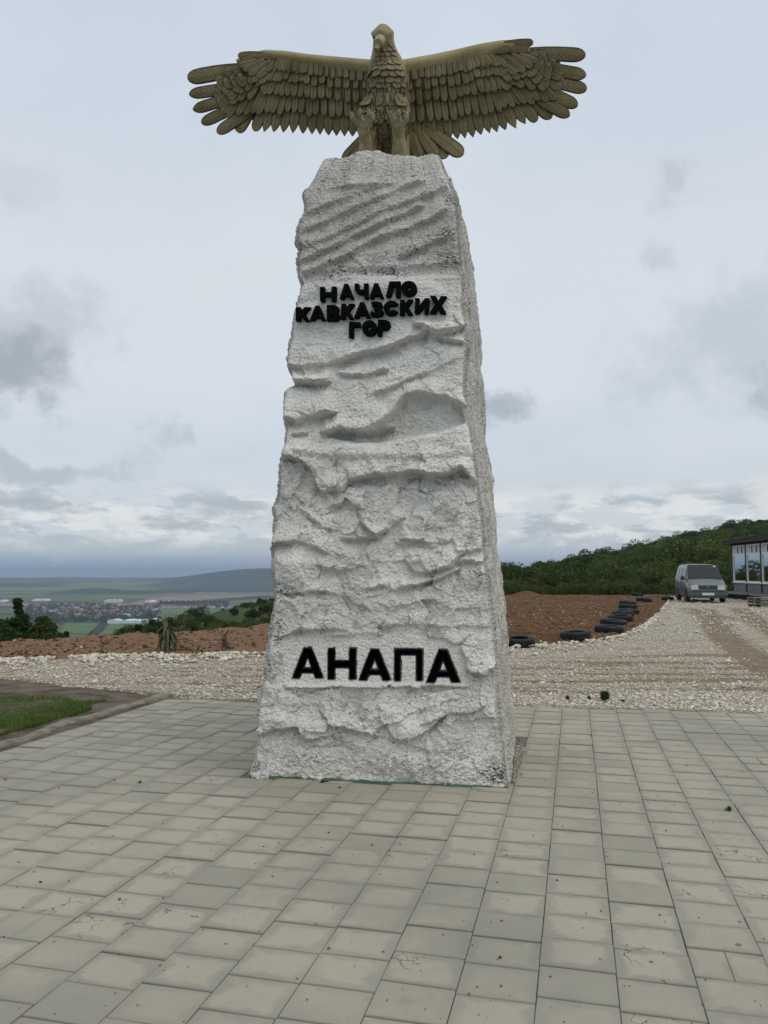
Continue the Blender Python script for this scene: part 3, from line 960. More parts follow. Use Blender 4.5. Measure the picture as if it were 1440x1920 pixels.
Lpx = [(565, 345), (566, 372), (569, 388), (557, 420), (555, 455), (563, 462), (556, 485), (557, 512), (564, 530), (559, 548), (556, 565), (547, 588), (544, 620), (536, 672), (539, 690), (545, 702), (550, 721), (541, 723), (530, 735), (528, 775), (533, 800), (534, 830), (524, 858), (520, 900), (519, 930), (510, 955), (514, 975), (508, 1010), (510, 1050), (512, 1105), (514, 1120), (507, 1160), (502, 1200), (494, 1270), (486, 1310), (482, 1345), (484, 1375), (476, 1420), (468, 1450)]
Rpx = [(846, 345), (858, 372), (861, 430), (864, 470), (869, 520), (870, 545), (868, 575), (872, 600), (877, 640), (874, 690), (872, 740), (880, 790), (886, 830), (896, 880), (899, 930), (907, 985), (911, 1050), (917, 1100), (926, 1160), (931, 1210), (934, 1290), (936, 1340), (943, 1400), (947, 1440), (952, 1473)]
Spx = [(872, 365), (876, 395), (879, 450), (884, 480), (886, 530), (890, 560), (895, 600), (903, 680), (900, 700), (907, 745), (910, 800), (917, 850), (921, 890), (922, 925), (926, 970), (927, 1000), (932, 1040), (936, 1075), (943, 1110), (944, 1150), (950, 1200), (953, 1240), (955, 1280), (961, 1330), (965, 1370), (967, 1400), (975, 1440)]
Luv = np.array(sorted((face_uv(*p)[1], face_uv(*p)[0]) for p in Lpx))
Ruv = np.array(sorted((face_uv(*p)[1], face_uv(*p)[0]) for p in Rpx))
uL = lambda z: np.interp(z, Luv[:, 0], Luv[:, 1])
uR = lambda z: np.interp(z, Ruv[:, 0], Ruv[:, 1])
TOPZ = face_uv(700, 345)[1]
NR = 640
zs = np.linspace(-0.05, TOPZ, NR)
Fz = lambda u, z: np.array(M0)[None] + np.outer(u, np.array(U)) + np.outer(z, np.array((0, 0, 1.0))) - np.outer(z * LEAN, np.array(N))
FLp, FRp = Fz(uL(zs), zs), Fz(uR(zs), zs)
SD = np.array([math.sin(R_(11.5)), math.cos(R_(11.5)), 0])      # how the right side runs back
sx, sy_, _ = proj(FRp)
def side_px(py): return np.interp(py, [p[1] for p in Spx], [p[0] for p in Spx])
# depth of the side so that its far edge meets the outline
dep = np.linspace(0.1, 3.2, 400)
Dm = np.zeros(NR)
for i in range(NR):
    Q = FRp[i][None] + dep[:, None] * SD[None]
    qx, qy, _ = proj(Q)
    k = np.argmin(np.abs(qx - (side_px(qy) + 1.0)))
    Dm[i] = dep[k]
lin = np.polyfit(zs, Dm, 1)
print('pillar depth base/top', Dm[10], Dm[-10], 'fit', np.polyval(lin, [0, TOPZ]), 'topz', TOPZ, 'width', uR(0) - uL(0), uR(TOPZ) - uL(TOPZ))
kern = np.ones(25) / 25
Dm = np.convolve(np.pad(Dm, 12, mode='edge'), kern, 'valid')
Dm = np.clip(Dm, 0.55, 2.3)
SDL = np.array([math.sin(R_(4)), math.cos(R_(4)), 0])
BRp, BLp = FRp + Dm[:, None] * SD, FLp + Dm[:, None] * SDL
nF, nS, nB, nL = 280, 120, 24, 60
fr_ = np.linspace(0, 1, nF, endpoint=False)
sr_ = np.linspace(0, 1, nS, endpoint=False)
br_ = np.linspace(0, 1, nB, endpoint=False)
lr_ = np.linspace(0, 1, nL, endpoint=False)
lerp = lambda A_, B_, t_: A_[:, None, :] * (1 - t_)[None, :, None] + B_[:, None, :] * t_[None, :, None]
base = np.concatenate([lerp(FLp, FRp, fr_), lerp(FRp, BRp, sr_), lerp(BRp, BLp, br_), lerp(BLp, FLp, lr_)], 1)
nT = base.shape[1]
nfr, nsd = np.array(N), np.array([SD[1], -SD[0], 0])
nbk, nlf = -nfr, np.array([-SDL[1], SDL[0], 0])
nor = np.concatenate([np.tile(nfr, (nF, 1)), np.tile(nsd, (nS, 1)), np.tile(nbk, (nB, 1)), np.tile(nlf, (nL, 1))])
nn = nor.copy()
w_ = 7
pad = np.concatenate([nor[-w_:], nor, nor[:w_]])
for i in range(nT): nn[i] = pad[i:i + 2 * w_ + 1].mean(0)
nn /= np.linalg.norm(nn, axis=1)[:, None]

# relief on the front, laid out on the face itself
Hf = np.zeros((NR, nF))
px_, py_, dp_ = proj(base[:, :nF])
mpp = dp_ / F
uu = (uL(zs)[:, None] * (1 - fr_) + uR(zs)[:, None] * fr_)
zz = np.repeat(zs[:, None], nF, 1)
wx = 7.0 * fbm(P3(px_ * .035, py_ * .035), 5, gain=.6, seed=40)
wy = 8.0 * fbm(P3(px_ * .035, py_ * .035, 9.0), 5, gain=.6, seed=41)
wk = .35 + .65 * sstep(480, 620, py_)
QX, QY = px_ + wx * wk, py_ + wy * wk


def ledge(pts, amp, up=40, down=30, sharp=3.0, conv=None):
    """proud above the line, cut back sharply below it; distances in photo pixels at the face"""
    if conv: pts = [conv(*p) for p in pts]
    pts = np.array(pts, float)
    x0, x1 = pts[:, 0].min() - up, pts[:, 0].max() + up
    y0, y1 = pts[:, 1].min() - up * 2.2, pts[:, 1].max() + down * 2.2
    sel = (px_ > x0) & (px_ < x1) & (py_ > y0) & (py_ < y1)
    qx, qy = QX[sel], QY[sel]
    best = np.full(qx.shape, 1e9)
    sg = np.zeros(qx.shape)
    for a, b in zip(pts[:-1], pts[1:]):
        ab = b - a
        L2 = ab @ ab
        t_ = ((qx - a[0]) * ab[0] + (qy - a[1]) * ab[1]) / L2
        tc_ = np.clip(t_, 0, 1)
        d = np.hypot(qx - a[0] - ab[0] * tc_, qy - a[1] - ab[1] * tc_)
        s = ((qx - a[0]) * ab[1] - (qy - a[1]) * ab[0]) / math.sqrt(L2)   # positive above a left-to-right line
        upd = d < best
        best = np.where(upd, d, best)
        sg = np.where(upd, s, sg)
    endf = sstep(x0 + up * .5, x0 + up * 1.3, qx) * sstep(x1 - up * .5, x1 - up * 1.3, qx)
    dd = np.where(sg >= 0, best, -best)
    h = np.where(dd > 0, np.exp(-(dd / up) ** 2), -.8 * np.exp(-(dd / down) ** 2))
    k = sstep(-sharp, sharp, dd)
    up_p, dn_p = np.exp(-(np.maximum(dd, 0) / up) ** 2), -.8 * np.exp(-(np.minimum(dd, 0) / down) ** 2)
    h = up_p * k + dn_p * (1 - k)
    h = h * (.55 + .80 * sstep(-.45, .25, fbm(P3(qx * .022, qy * .022, amp * 100 + pts[0, 0] * .13), 2, seed=47)))
    Hf[sel] += np.where(qy < 530, .85, 1.05) * amp * h * endf


def region(poly, conv=None, soft=4.0):
    """soft mask of a polygon given on the face"""
    pts = np.array([conv(*p) if conv else p for p in poly], float)
    ins = np.zeros(px_.shape, bool)
    d = np.full(px_.shape, 1e9)
    n = len(pts)
    for i in range(n):
        a, b = pts[i], pts[(i + 1) % n]
        c_ = ((a[1] > py_) != (b[1] > py_)) & (px_ < (b[0] - a[0]) * (py_ - a[1]) / (b[1] - a[1] + 1e-9) + a[0])
        ins ^= c_
        ab = b - a
        t_ = np.clip(((px_ - a[0]) * ab[0] + (py_ - a[1]) * ab[1]) / (ab @ ab), 0, 1)
        d = np.minimum(d, np.hypot(px_ - a[0] - ab[0] * t_, py_ - a[1] - ab[1] * t_))
    return sstep(-soft, soft, np.where(ins, d, -d))


# upper diagonal furrows
for pts, a, u_, d_ in [
        ([(190, 420), (330, 365), (480, 310), (640, 240), (820, 175)], .030, 14, 16),
        ([(170, 530), (330, 470), (480, 400), (640, 330), (800, 250), (940, 200)], .040, 16, 18),
        ([(160, 635), (330, 570), (500, 490), (660, 410), (850, 345), (1080, 250)], .040, 16, 18),
        ([(130, 730), (300, 665), (440, 590), (600, 520), (760, 450), (920, 370)], .036, 15, 16),
        ([(150, 810), (300, 755), (440, 695), (560, 625), (700, 560), (860, 520), (1080, 400)], .038, 18, 15),
        ([(790, 700), (900, 655), (1000, 605), (1120, 565)], .03, 14, 14),
        ([(240, 250), (400, 240), (560, 250), (700, 200)], .018, 14, 14),
        ([(60, 1400), (200, 1395), (330, 1385), (450, 1345), (560, 1315), (700, 1285), (850, 1225), (950, 1185)], .075, 26, 16),
        ([(860, 1110), (960, 1165), (1060, 1190), (1150, 1165), (1230, 1130)], .07, 22, 18),
        ([(940, 1180), (1000, 1190), (1080, 1225), (1200, 1240)], .03, 10, 14),
        ([(120, 1130), (90, 1260), (70, 1330)], .02, 20, 14)]:
    ledge(pts, a * rng.uniform(.6, 1.15), u_ * rng.uniform(.9, 1.4), d_ * rng.uniform(.9, 1.3), 4.0 if pts[0][1] < 900 else 2.5, c4)
# shelf above the upper inscription: the lettered block stands proud below a set-back band
Hf += -.035 * region([(150, 790), (420, 770), (800, 760), (1180, 740), (1190, 805), (800, 815), (420, 815), (160, 870)], c4, 6)
for pts, a, u_, d_ in [
        ([(130, 105), (250, 122), (300, 132), (370, 110)], .07, 18, 14),
        ([(410, 70), (500, 78), (580, 72), (700, 40)], .04, 12, 10),
        ([(640, 190), (800, 120), (950, 60), (1090, 0)], .022, 16, 20),
        ([(600, 200), (700, 160), (900, 80)], .012, 10, 10),
        ([(100, 335), (200, 350), (320, 315), (390, 300)], .065, 30, 16),
        ([(335, 405), (430, 395), (560, 405), (640, 395), (720, 370)], .060, 22, 18),
        ([(150, 420), (240, 408)], .03, 8, 10),
        ([(620, 400), (690, 350), (760, 280), (810, 200), (880, 185), (960, 190), (1060, 205), (1180, 265)], .055, 24, 30),
        ([(90, 545), (200, 580), (270, 640), (300, 740), (350, 762), (440, 752), (500, 690), (640, 665), (760, 655), (860, 645), (960, 662), (1060, 655), (1140, 625), (1225, 705)], .075, 34, 22),
        ([(760, 680), (860, 668), (1000, 690), (1090, 710), (1130, 660)], .03, 8, 12),
        ([(110, 870), (150, 780), (180, 730), (215, 640)], .03, 14, 12),
        ([(400, 835), (470, 822), (540, 855), (560, 900)], .035, 14, 12),
        ([(570, 950), (650, 1018), (720, 980), (790, 915)], .05, 20, 14),
        ([(130, 850), (210, 890), (320, 950)], .02, 10, 8),
        ([(180, 850), (260, 900), (330, 990)], .016, 8, 8),
        ([(800, 1040), (900, 1052), (1000, 1060), (1060, 1050)], .04, 26, 12),
        ([(450, 1045), (540, 1040), (640, 1030)], .04, 20, 12),
        ([(760, 1055), (900, 1075), (1000, 1078)], .02, 10, 10),
        ([(1100, 1060), (1120, 1110), (1200, 1108), (1260, 1090)], .03, 20, 12),
        ([(20, 1075), (150, 1052), (250, 1072), (350, 1112)], .05, 26, 16),
        ([(310, 1190), (420, 1222), (530, 1200)], .05, 26, 14),
        ([(830, 1180), (880, 1235), (960, 1235), (1080, 1190), (1140, 1140)], .06, 24, 16),
        ([(1110, 1180), (1200, 1172), (1310, 1168)], .03, 12, 10),
        ([(780, 1330), (880, 1305), (1000, 1275), (1120, 1215)], .05, 14, 20),
        ([(50, 1352), (150, 1358), (300, 1345), (400, 1360)], .04, 34, 14),
        ([(600, 1330), (680, 1310), (760, 1340)], .025, 14, 12)]:
    ledge(pts, a * .92, u_, d_, 3.0, c5)
alc = region([(610, 400), (700, 345), (800, 215), (900, 188), (1050, 205), (1175, 265), (1170, 340), (1000, 405), (860, 425), (680, 455), (520, 465), (360, 425), (430, 405)], c5, 5)
Hf -= alc * (.025 + .075 * sstep(740, 815, py_))
Hf += .045 * region([(180, 515), (400, 480), (690, 475), (1000, 420), (1180, 355), (1240, 420), (1230, 540), (1000, 560), (700, 560), (400, 560), (230, 545)], c5, 7)
for (bx, by, rx, ry, a) in [(130, 1180, 130, 90, .05), (960, 1140, 150, 80, .045), (560, 1250, 150, 90, .03), (920, 940, 110, 60, .03), (280, 930, 90, 80, .025), (620, 880, 60, 110, .03), (1180, 980, 70, 110, .02), (250, 250, 150, 80, .03), (560, 300, 120, 60, .02)]:
    qx, qy = c5(bx, by)
    Hf += a * np.exp(-((QX - qx) / (rx / 3.13)) ** 2 - ((QY - qy) / (ry / 3.13)) ** 2)
for pts, a, u_, d_ in [
        ([(110, 690), (200, 662), (300, 648), (318, 700), (340, 716), (400, 700), (480, 685)], .065, 26, 18),
        ([(405, 590), (450, 640), (560, 662), (640, 690), (700, 640)], .05, 24, 14),
        ([(700, 640), (730, 695), (780, 718), (840, 702), (880, 680), (960, 620)], .065, 34, 16),
        ([(1060, 360), (1100, 400), (1160, 412), (1250, 350)], .06, 26, 16),
        ([(280, 210), (380, 200), (520, 205)], .035, 22, 10),
        ([(690, 190), (800, 175), (960, 185), (1180, 190)], .02, 14, 12),
        ([(880, 640), (1000, 590), (1080, 600), (1150, 560)], .03, 20, 14),
        ([(240, 470), (300, 500), (380, 490)], .02, 14, 10)]:
    ledge(pts, a * .72, u_, d_, 3.5, c6)
for (bx, by, rx, ry, a) in [(780, 640, 80, 60, .03), (390, 650, 60, 60, .025), (200, 620, 90, 40, .03), (1160, 350, 60, 60, .03), (840, 800, 130, 70, .02)]:
    qx, qy = c6(bx, by)
    Hf += a * np.exp(-((QX - qx) / (rx / 2.48)) ** 2 - ((QY - qy) / (ry / 2.48)) ** 2)

plateA = region([(250, 255), (330, 238), (500, 232), (760, 225), (960, 245), (1040, 275), (1075, 330), (1085, 455), (245, 458), (228, 400)], c6, 4)
plateB = region([(300, 870), (700, 830), (980, 850), (1130, 950), (1110, 1100), (900, 1130), (760, 1250), (440, 1255), (440, 1150), (120, 1150), (130, 1020), (270, 980)], c4, 9)
upper = sstep(650, 500, py_)
# chipped facets
def worley(p, seed):
    i = np.floor(p).astype(int)
    best = np.full(p.shape[:-1], 1e9)
    out = np.zeros(p.shape[:-1])
    for a in (-1, 0, 1):
        for b in (-1, 0, 1):
            cx_, cy_ = i[..., 0] + a, i[..., 1] + b
            h = _perm[(_perm[(cx_ + seed) & 511] + cy_) & 511]
            fx, fy = cx_ + .5 + .45 * _grad[h][..., 0], cy_ + .5 + .45 * _grad[h][..., 1]
            ddx, ddy = p[..., 0] - fx, p[..., 1] - fy
            d = ddx ** 2 + ddy ** 2
            g = _grad[(h * 7 + 3) & 511]
            val = g[..., 0] * ddx + (g[..., 1] + .25) * ddy + .4 * g[..., 2]
            u_ = d < best
            best = np.where(u_, d, best)
            out = np.where(u_, val, out)
    return out
def wcell(p, seed):
    i = np.floor(p).astype(int)
    best = np.full(p.shape[:-1], 1e9)
    out = np.zeros(p.shape[:-1])
    for a in (-1, 0, 1):
        for b in (-1, 0, 1):
            cx_, cy_ = i[..., 0] + a, i[..., 1] + b
            h = _perm[(_perm[(cx_ + seed) & 511] + cy_) & 511]
            d = (p[..., 0] - cx_ - .5 - .45 * _grad[h][..., 0]) ** 2 + (p[..., 1] - cy_ - .5 - .45 * _grad[h][..., 1]) ** 2
            u_ = d < best
            best = np.where(u_, d, best)
            out = np.where(u_, _grad[h][..., 2], out)
    return out
q2 = np.stack([uu + .10 * fbm(P3(uu * 3, zz * 3), 3, seed=50), zz + .10 * fbm(P3(uu * 3, zz * 3, 4.), 3, seed=51)], -1)
rough = (1 - plateA) * (1 - .9 * plateB)
smo = sstep(600, 640, py_) * sstep(880, 830, py_) * .6 + .45 * sstep(-.05, .35, fbm(P3(uu * 1.6, zz * 1.9, 2.), 3, seed=58)) * sstep(820, 880, py_)
rough = rough * (1 - np.clip(smo, 0, .65))
Hf += rough * (1 - .75 * upper) * (.046 * worley(q2 * np.array([3.2, 4.4]), 5) + .026 * worley(q2 * np.array([7.0, 8.5]), 9) + .012 * worley(q2 * np.array([17.0, 20.0]), 13))
Hf += rough * (.030 * fbm(P3(uu * 2.2, zz * 3.0), 3, seed=60))
# trowelled spatter
ani = P3(uu * 16 + zz * 10, zz * 34 - uu * 8, 0)
sp_m = sstep(-.2, .35, fbm(P3(uu * 2.5, zz * 2.5), 3, seed=66))
Hf += rough * (.012 * fbm(ani, 3, ridged=True, seed=70) * (.35 + .65 * sp_m) + .010 * fbm(P3(uu * 34, zz * 38), 3, gain=.65, seed=74) * (.3 + .7 * sp_m))
Hf += .0015 * fbm(P3(uu * 30, zz * 30), 2, seed=79)
# trowel strokes, each patch in its own direction
ang = wcell(q2 * np.array([3.0, 3.6]), 21) * 2.2 + .5
al, ac = uu * np.cos(ang) + zz * np.sin(ang), -uu * np.sin(ang) + zz * np.cos(ang)
Hf += rough * .0065 * fbm(P3(al * 5, ac * 26, ang * 7), 3, gain=.6, ridged=True, seed=81) * sstep(-.1, .3, fbm(P3(uu * 2, zz * 2, 7.), 2, seed=83))
base_lvl = -.012
Hf = Hf * (1 - plateA) + plateA * base_lvl
Hf = Hf * (1 - .88 * plateB) + .88 * plateB * .028
Hf += .03 * region([(245, 452), (1085, 450), (1090, 466), (240, 470)], c6, 2.0)          # sill below the big letters
# the inscription is cut in: sink the wall where the letters go
LET = {
    'А': ([(0, 0), (.37, 1), (.62, 1), (1, 0), (.73, 0), (.67, .17), (.33, .17), (.27, 0)], [[(.40, .36), (.60, .36), (.5, .66)]]),
    'Н': ([(0, 0), (0, 1), (.27, 1), (.27, .62), (.73, .62), (.73, 1), (1, 1), (1, 0), (.73, 0), (.73, .36), (.27, .36), (.27, 0)], []),
    'П': ([(0, 0), (0, 1), (1, 1), (1, 0), (.75, 0), (.75, .78), (.25, .78), (.25, 0)], []),
    'Ч': ([(.73, 0), (1, 0), (1, 1), (.70, 1), (.70, .60), (.42, .58), (.32, .66), (.32, 1), (.02, 1), (.02, .56), (.16, .36), (.40, .30), (.73, .34)], []),
    'Л': ([(0, 0), (.06, .22), (.24, 1), (1, 1), (1, 0), (.70, 0), (.70, .74), (.50, .74), (.40, .22), (.30, 0)], []),
    'О': ([(.5 + .5 * math.cos(a), .5 + .5 * math.sin(a)) for a in np.linspace(0, 2 * math.pi, 20, endpoint=False)], [[(.5 + .17 * math.cos(a), .5 + .17 * math.sin(a)) for a in np.linspace(0, 2 * math.pi, 12, endpoint=False)]]),
    'К': ([(0, 0), (0, 1), (.32, 1), (.32, .66), (.62, 1), (1, 1), (.62, .54), (1, 0), (.64, 0), (.32, .40), (.32, 0)], []),
    'В': ([(0, 0), (0, 1), (.64, 1), (.88, .90), (.92, .70), (.78, .54), (.97, .40), (1, .20), (.86, .04), (.66, 0)], [[(.32, .64), (.32, .78), (.56, .78), (.58, .66)], [(.32, .22), (.32, .38), (.60, .38), (.62, .24)]]),
    'З': ([(.05, .86), (.20, .97), (.55, 1), (.86, .93), (.94, .74), (.74, .53), (.98, .34), (.94, .12), (.62, 0), (.22, 0), (0, .12), (.08, .34), (.34, .24), (.60, .26), (.66, .34), (.54, .42), (.28, .42), (.28, .62), (.54, .62), (.60, .69), (.50, .76), (.32, .75), (.14, .68)], []),
    'С': ([(.5 + .5 * math.cos(a), .5 + .5 * math.sin(a)) for a in np.linspace(.55, 2 * math.pi - .55, 18)] + [(.5 + .20 * math.cos(a), .5 + .19 * math.sin(a)) for a in np.linspace(2 * math.pi - .8, .8, 12)], []),
    'И': ([(0, 0), (0, 1), (.29, 1), (.29, .46), (.70, 1), (1, 1), (1, 0), (.71, 0), (.71, .54), (.30, 0)], []),
    'Х': ([(0, 0), (.32, .52), (.02, 1), (.36, 1), (.51, .72), (.66, 1), (1, 1), (.69, .52), (1, 0), (.66, 0), (.5, .28), (.34, 0)], []),
    'Г': ([(0, 0), (0, 1), (.95, 1), (.95, .72), (.36, .72), (.36, 0)], []),
    'Р': ([(0, 0), (0, 1), (.66, 1), (.94, .88), (1, .66), (.88, .44), (.64, .36), (.32, .36), (.32, 0)], [[(.32, .60), (.32, .76), (.58, .76), (.64, .68), (.58, .60)]])}
BIG = [('А', 262, 283, 414, 430), ('Н', 430, 285, 566, 436), ('А', 572, 290, 730, 440), ('П', 740, 288, 876, 443), ('А', 888, 292, 1052, 450)]
big_polys = []
for ch, x0, y0, x1, y1 in BIG:
    a, b, c_, d_ = (np.array(face_uv(*c6(*p))) for p in ((x0, y1), (x1, y1), (x0, y0), (x1, y0)))
    fu = lambda p: tuple(a * (1 - p[0]) * (1 - p[1]) + b * p[0] * (1 - p[1]) + c_ * (1 - p[0]) * p[1] + d_ * p[0] * p[1])
    o_, h_ = LET[ch]
    big_polys.append(([fu(p) for p in o_], [[fu(p) for p in hh] for hh in h_]))
for o_, h_ in big_polys:
    def pmask(poly):
        ins = np.zeros(uu.shape, bool)
        for i in range(len(poly)):
            a, b = poly[i], poly[(i + 1) % len(poly)]
            ins ^= ((a[1] > zz) != (b[1] > zz)) & (uu < (b[0] - a[0]) * (zz - a[1]) / (b[1] - a[1] + 1e-9) + a[0])
        return ins
    k = pmask(o_)
    for hh in h_: k &= ~pmask(hh)
    Hf[k] = base_lvl - .055
# ease the corners
wid = (uR(zs) - uL(zs))[:, None]
eL, eR = fr_[None] * wid, (1 - fr_)[None] * wid
fade = sstep(0, .05, eL) * sstep(0, .05, eR)
Hf = Hf * (.25 + .75 * fade) - .035 * np.clip(1 - eL / .05, 0, 1) ** 2 - .03 * np.clip(1 - eR / .05, 0, 1) ** 2
# bottom: rests on the slabs
# sides and back: rough cast
Hs = np.zeros((NR, nT - nF))
Pb = base[:, nF:]
Hs += .035 * fbm(Pb * np.array([2.0, 2.0, 3.0]), 3, seed=80) + .02 * fbm(Pb * 9, 3, seed=84) + .014 * fbm(Pb * 24, 3, gain=.65, ridged=True, seed=88) + .008 * fbm(Pb * 48, 2, seed=92)
H = np.concatenate([Hf, Hs], 1)
P = base + nn[None] * H[:, :, None]
warm = np.zeros((NR, nT))
dirt = np.zeros((NR, nT))
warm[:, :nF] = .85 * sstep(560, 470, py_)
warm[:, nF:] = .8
def blob(x, y, rx, ry, a): return a * np.exp(-((px_ - x) / rx) ** 2 - ((py_ - y) / ry) ** 2)
dd = .10 + .12 * sstep(1150, 1250, py_) * (1 - plateA) + .20 * sstep(540, 500, py_)
for b_ in [(843, 372, 16, 22, .95), (838, 432, 22, 20, .85), (700, 510, 90, 12, .95), (620, 520, 40, 10, .8), (840, 490, 30, 24, .9), (600, 435, 40, 12, .5), (690, 425, 40, 10, .6), (570, 400, 14, 20, .6), (640, 500, 50, 22, .5), (770, 470, 60, 20, .55), (560, 560, 12, 40, .5), (660, 310, 60, 14, .7), (760, 315, 60, 14, .7),
           (525, 1018, 26, 12, .9), (530, 1105, 30, 14, .7), (600, 1060, 60, 40, .25), (520, 1190, 20, 60, .6), (505, 1260, 18, 40, .8), (560, 1390, 70, 20, .35), (700, 1425, 220, 26, .45), (930, 1450, 40, 25, .9), (480, 1440, 22, 18, .8), (720, 1380, 50, 24, .5), (870, 1340, 40, 40, .3), (590, 1130, 60, 25, .5), (690, 1110, 60, 20, .4), (850, 890, 50, 20, .35), (700, 920, 60, 25, .2)]:
    dd = np.maximum(dd, blob(*b_))
dirt[:, :nF] = np.clip(dd, 0, 1) * (1 - .9 * plateA) * (1 - .85 * plateB)
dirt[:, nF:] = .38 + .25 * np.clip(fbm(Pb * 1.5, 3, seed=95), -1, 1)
# domed top
nD = 46
ring = P[-1]
cen = base[-1].mean(0)
rows, wr, dr = [], [], []
for k in range(1, nD + 1):
    s = 1 - k / nD
    q = cen[None] + (ring - cen[None]) * s
    q[:, 2] = TOPZ + (ring[:, 2] - TOPZ) * s
    uq = (q - np.array(M0)) @ np.array(U)
    rise = (.30 - .07 * np.clip(uq / .5, -.3, 1)) * sstep(1.0, np.clip(.77 + .02 * uq / .5, .5, .82), np.full(nT, s))
    lump_ = fbm(q * np.array([3.0, 3.0, 0]) + 3.3, 3, seed=97)
    q[:, 2] += rise * (1 + .14 * lump_ * (1 - sstep(.5, .0, np.array(s)))) + .02 * fbm(q * np.array([14, 14, 0]), 3, seed=99) * (s > .03)
    q[:, 2] += .05 * (k / nD) * sstep(1, .3, np.array(s))
    rows.append(q)
    wr.append(np.full(nT, .9))
    dr.append(np.full(nT, .45))
Pall = np.concatenate([P, np.array(rows)], 0)
V = Pall.reshape(-1, 3)
mon = empty('monument', (M0.x, M0.y, 0), 'tall tapering white rough plaster pillar with black Cyrillic letters on the paving', 'monument')
me = mesh_np('pillar', V - np.array((M0.x, M0.y, 0)), grid_faces(nT, NR + nD, closed=True), M['plaster'], smooth=True)
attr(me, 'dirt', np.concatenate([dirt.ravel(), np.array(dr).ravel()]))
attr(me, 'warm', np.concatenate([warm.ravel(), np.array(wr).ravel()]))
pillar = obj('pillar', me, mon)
TOP = cen[2] + .35

FRAME = Matrix(((U.x, 0, N.x, 0), (U.y, 0, N.y, 0), (0, 1, 0, 0), (0, 0, 0, 1)))
def face_pt(u, z, h): return Vector(M0) + U * u + Vector((0, 0, z)) - N * (z * LEAN) + N * h - Vector((M0.x, M0.y, 0))
def offset_loop(lp, dist):
    m_ = len(lp)
    ar = sum(lp[i][0] * lp[(i + 1) % m_][1] - lp[(i + 1) % m_][0] * lp[i][1] for i in range(m_))
    sg = -1 if ar > 0 else 1
    out = []
    for i in range(m_):
        p0, p1, p2 = (Vector(lp[(i + k) % m_]) for k in (-1, 0, 1))
        e1, e2 = (p1 - p0).normalized(), (p2 - p1).normalized()
        n1, n2 = Vector((-e1.y, e1.x)) * sg, Vector((-e2.y, e2.x)) * sg
        nv = n1 + n2
        nv = nv.normalized() * (dist / max(.45, nv.normalized().dot(n1)))
        out.append((p1.x + nv.x, p1.y + nv.y))
    return out
def letter(o_, h_, h0, h1, mat_, rim=0.0):
    loops = [o_] + h_
    outer = loops
    if rim > 0: loops = [offset_loop(o_, -rim)] + [offset_loop(q, rim) for q in h_]
    flat = [p for lp in loops for p in lp]
    tri = tessellate_polygon([[Vector((x, y, 0)) for x, y in lp] for lp in loops])
    mb = MB()
    n = len(flat)
    vs = [face_pt(u, z, h1) for u, z in flat] + [face_pt(u, z, h0) for u, z in flat]
    fs = []
    if rim == 0:
        fs += [tuple(q) for q in tri]
        fs += [tuple(i + n for i in reversed(q)) for q in tri]
    else:
        fs += [tuple(i + n for i in q) for q in tri]
    b = 0
    for lp in loops:
        m_ = len(lp)
        for i in range(m_):
            fs.append((b + i, b + (i + 1) % m_, n + b + (i + 1) % m_, n + b + i))
        b += m_
    if rim > 0:       # lip of paint round the cut letter
        c0 = 0
        for li, lp in enumerate(loops):
            m_ = len(lp)
            out = offset_loop(outer[li], -.006 if li == 0 else .005)
            b2 = len(vs)
            vs += [face_pt(q[0], q[1], h1) for q in out]
            for i in range(m_):
                j = (i + 1) % m_
                fs.append((c0 + i, c0 + j, b2 + j, b2 + i))
            c0 += m_
    mb.add(vs, fs)
    return mb.build('letter', mat_, mon)
for o_, h_ in big_polys: letter(o_, h_, base_lvl - .042, base_lvl + .004, M['black'], rim=.015)
ROWS = [('Н', 290, 905, 388, 990), ('А', 412, 885, 502, 975), ('Ч', 508, 885, 592, 975), ('А', 600, 880, 692, 972), ('Л', 705, 872, 797, 966), ('О', 805, 865, 902, 960),
        ('К', 135, 1032, 222, 1118), ('А', 225, 1025, 320, 1112), ('В', 330, 1020, 415, 1115), ('К', 422, 1015, 505, 1106), ('А', 508, 1005, 605, 1098), ('З', 608, 997, 692, 1088), ('С', 695, 990, 787, 1082), ('К', 797, 985, 882, 1080), ('И', 892, 977, 980, 1075), ('Х', 988, 965, 1092, 1070),
        ('Г', 475, 1128, 550, 1222), ('О', 552, 1118, 648, 1214), ('Р', 655, 1116, 737, 1212)]
rl = random.Random(4)
for ch, x0, y0, x1, y1 in ROWS:
    a, b, c_, d_ = (np.array(face_uv(*c4(*p))) + .004 * np.array((rl.uniform(-1, 1), rl.uniform(-1, 1))) for p in ((x0, y1), (x1, y1), (x0, y0), (x1, y0)))
    fu = lambda p: tuple(a * (1 - p[0]) * (1 - p[1]) + b * p[0] * (1 - p[1]) + c_ * (1 - p[0]) * p[1] + d_ * p[0] * p[1])
    o_, h_ = LET[ch]
    letter(offset_loop([fu(p) for p in o_], .001), [offset_loop([fu(p) for p in hh], -.002) for hh in h_], -.03, .075, M['black'])
# green painted line along the foot of the pillar
mb = MB()
pts = []
for k in range(40):
    u_ = -0.93 + 1.86 * k / 39
    pts.append(u_)
vs = []
for k, u_ in enumerate(pts):
    wv = .006 * math.sin(k * 1.3) + rl.uniform(-.004, .004)
    for (h, z) in ((.0, .006 + wv * .5), (.015, .006 + wv * .4), (.035 + wv, .003), (.038 + wv, -.03)):
        vs.append(tuple(face_pt(u_, z, h)))
mb.add(vs, [tuple(q) for q in grid_faces(4, 40).tolist()])
mb.build('painted_foot', M['greenpaint'], mon, smooth=True)
print('pillar done')
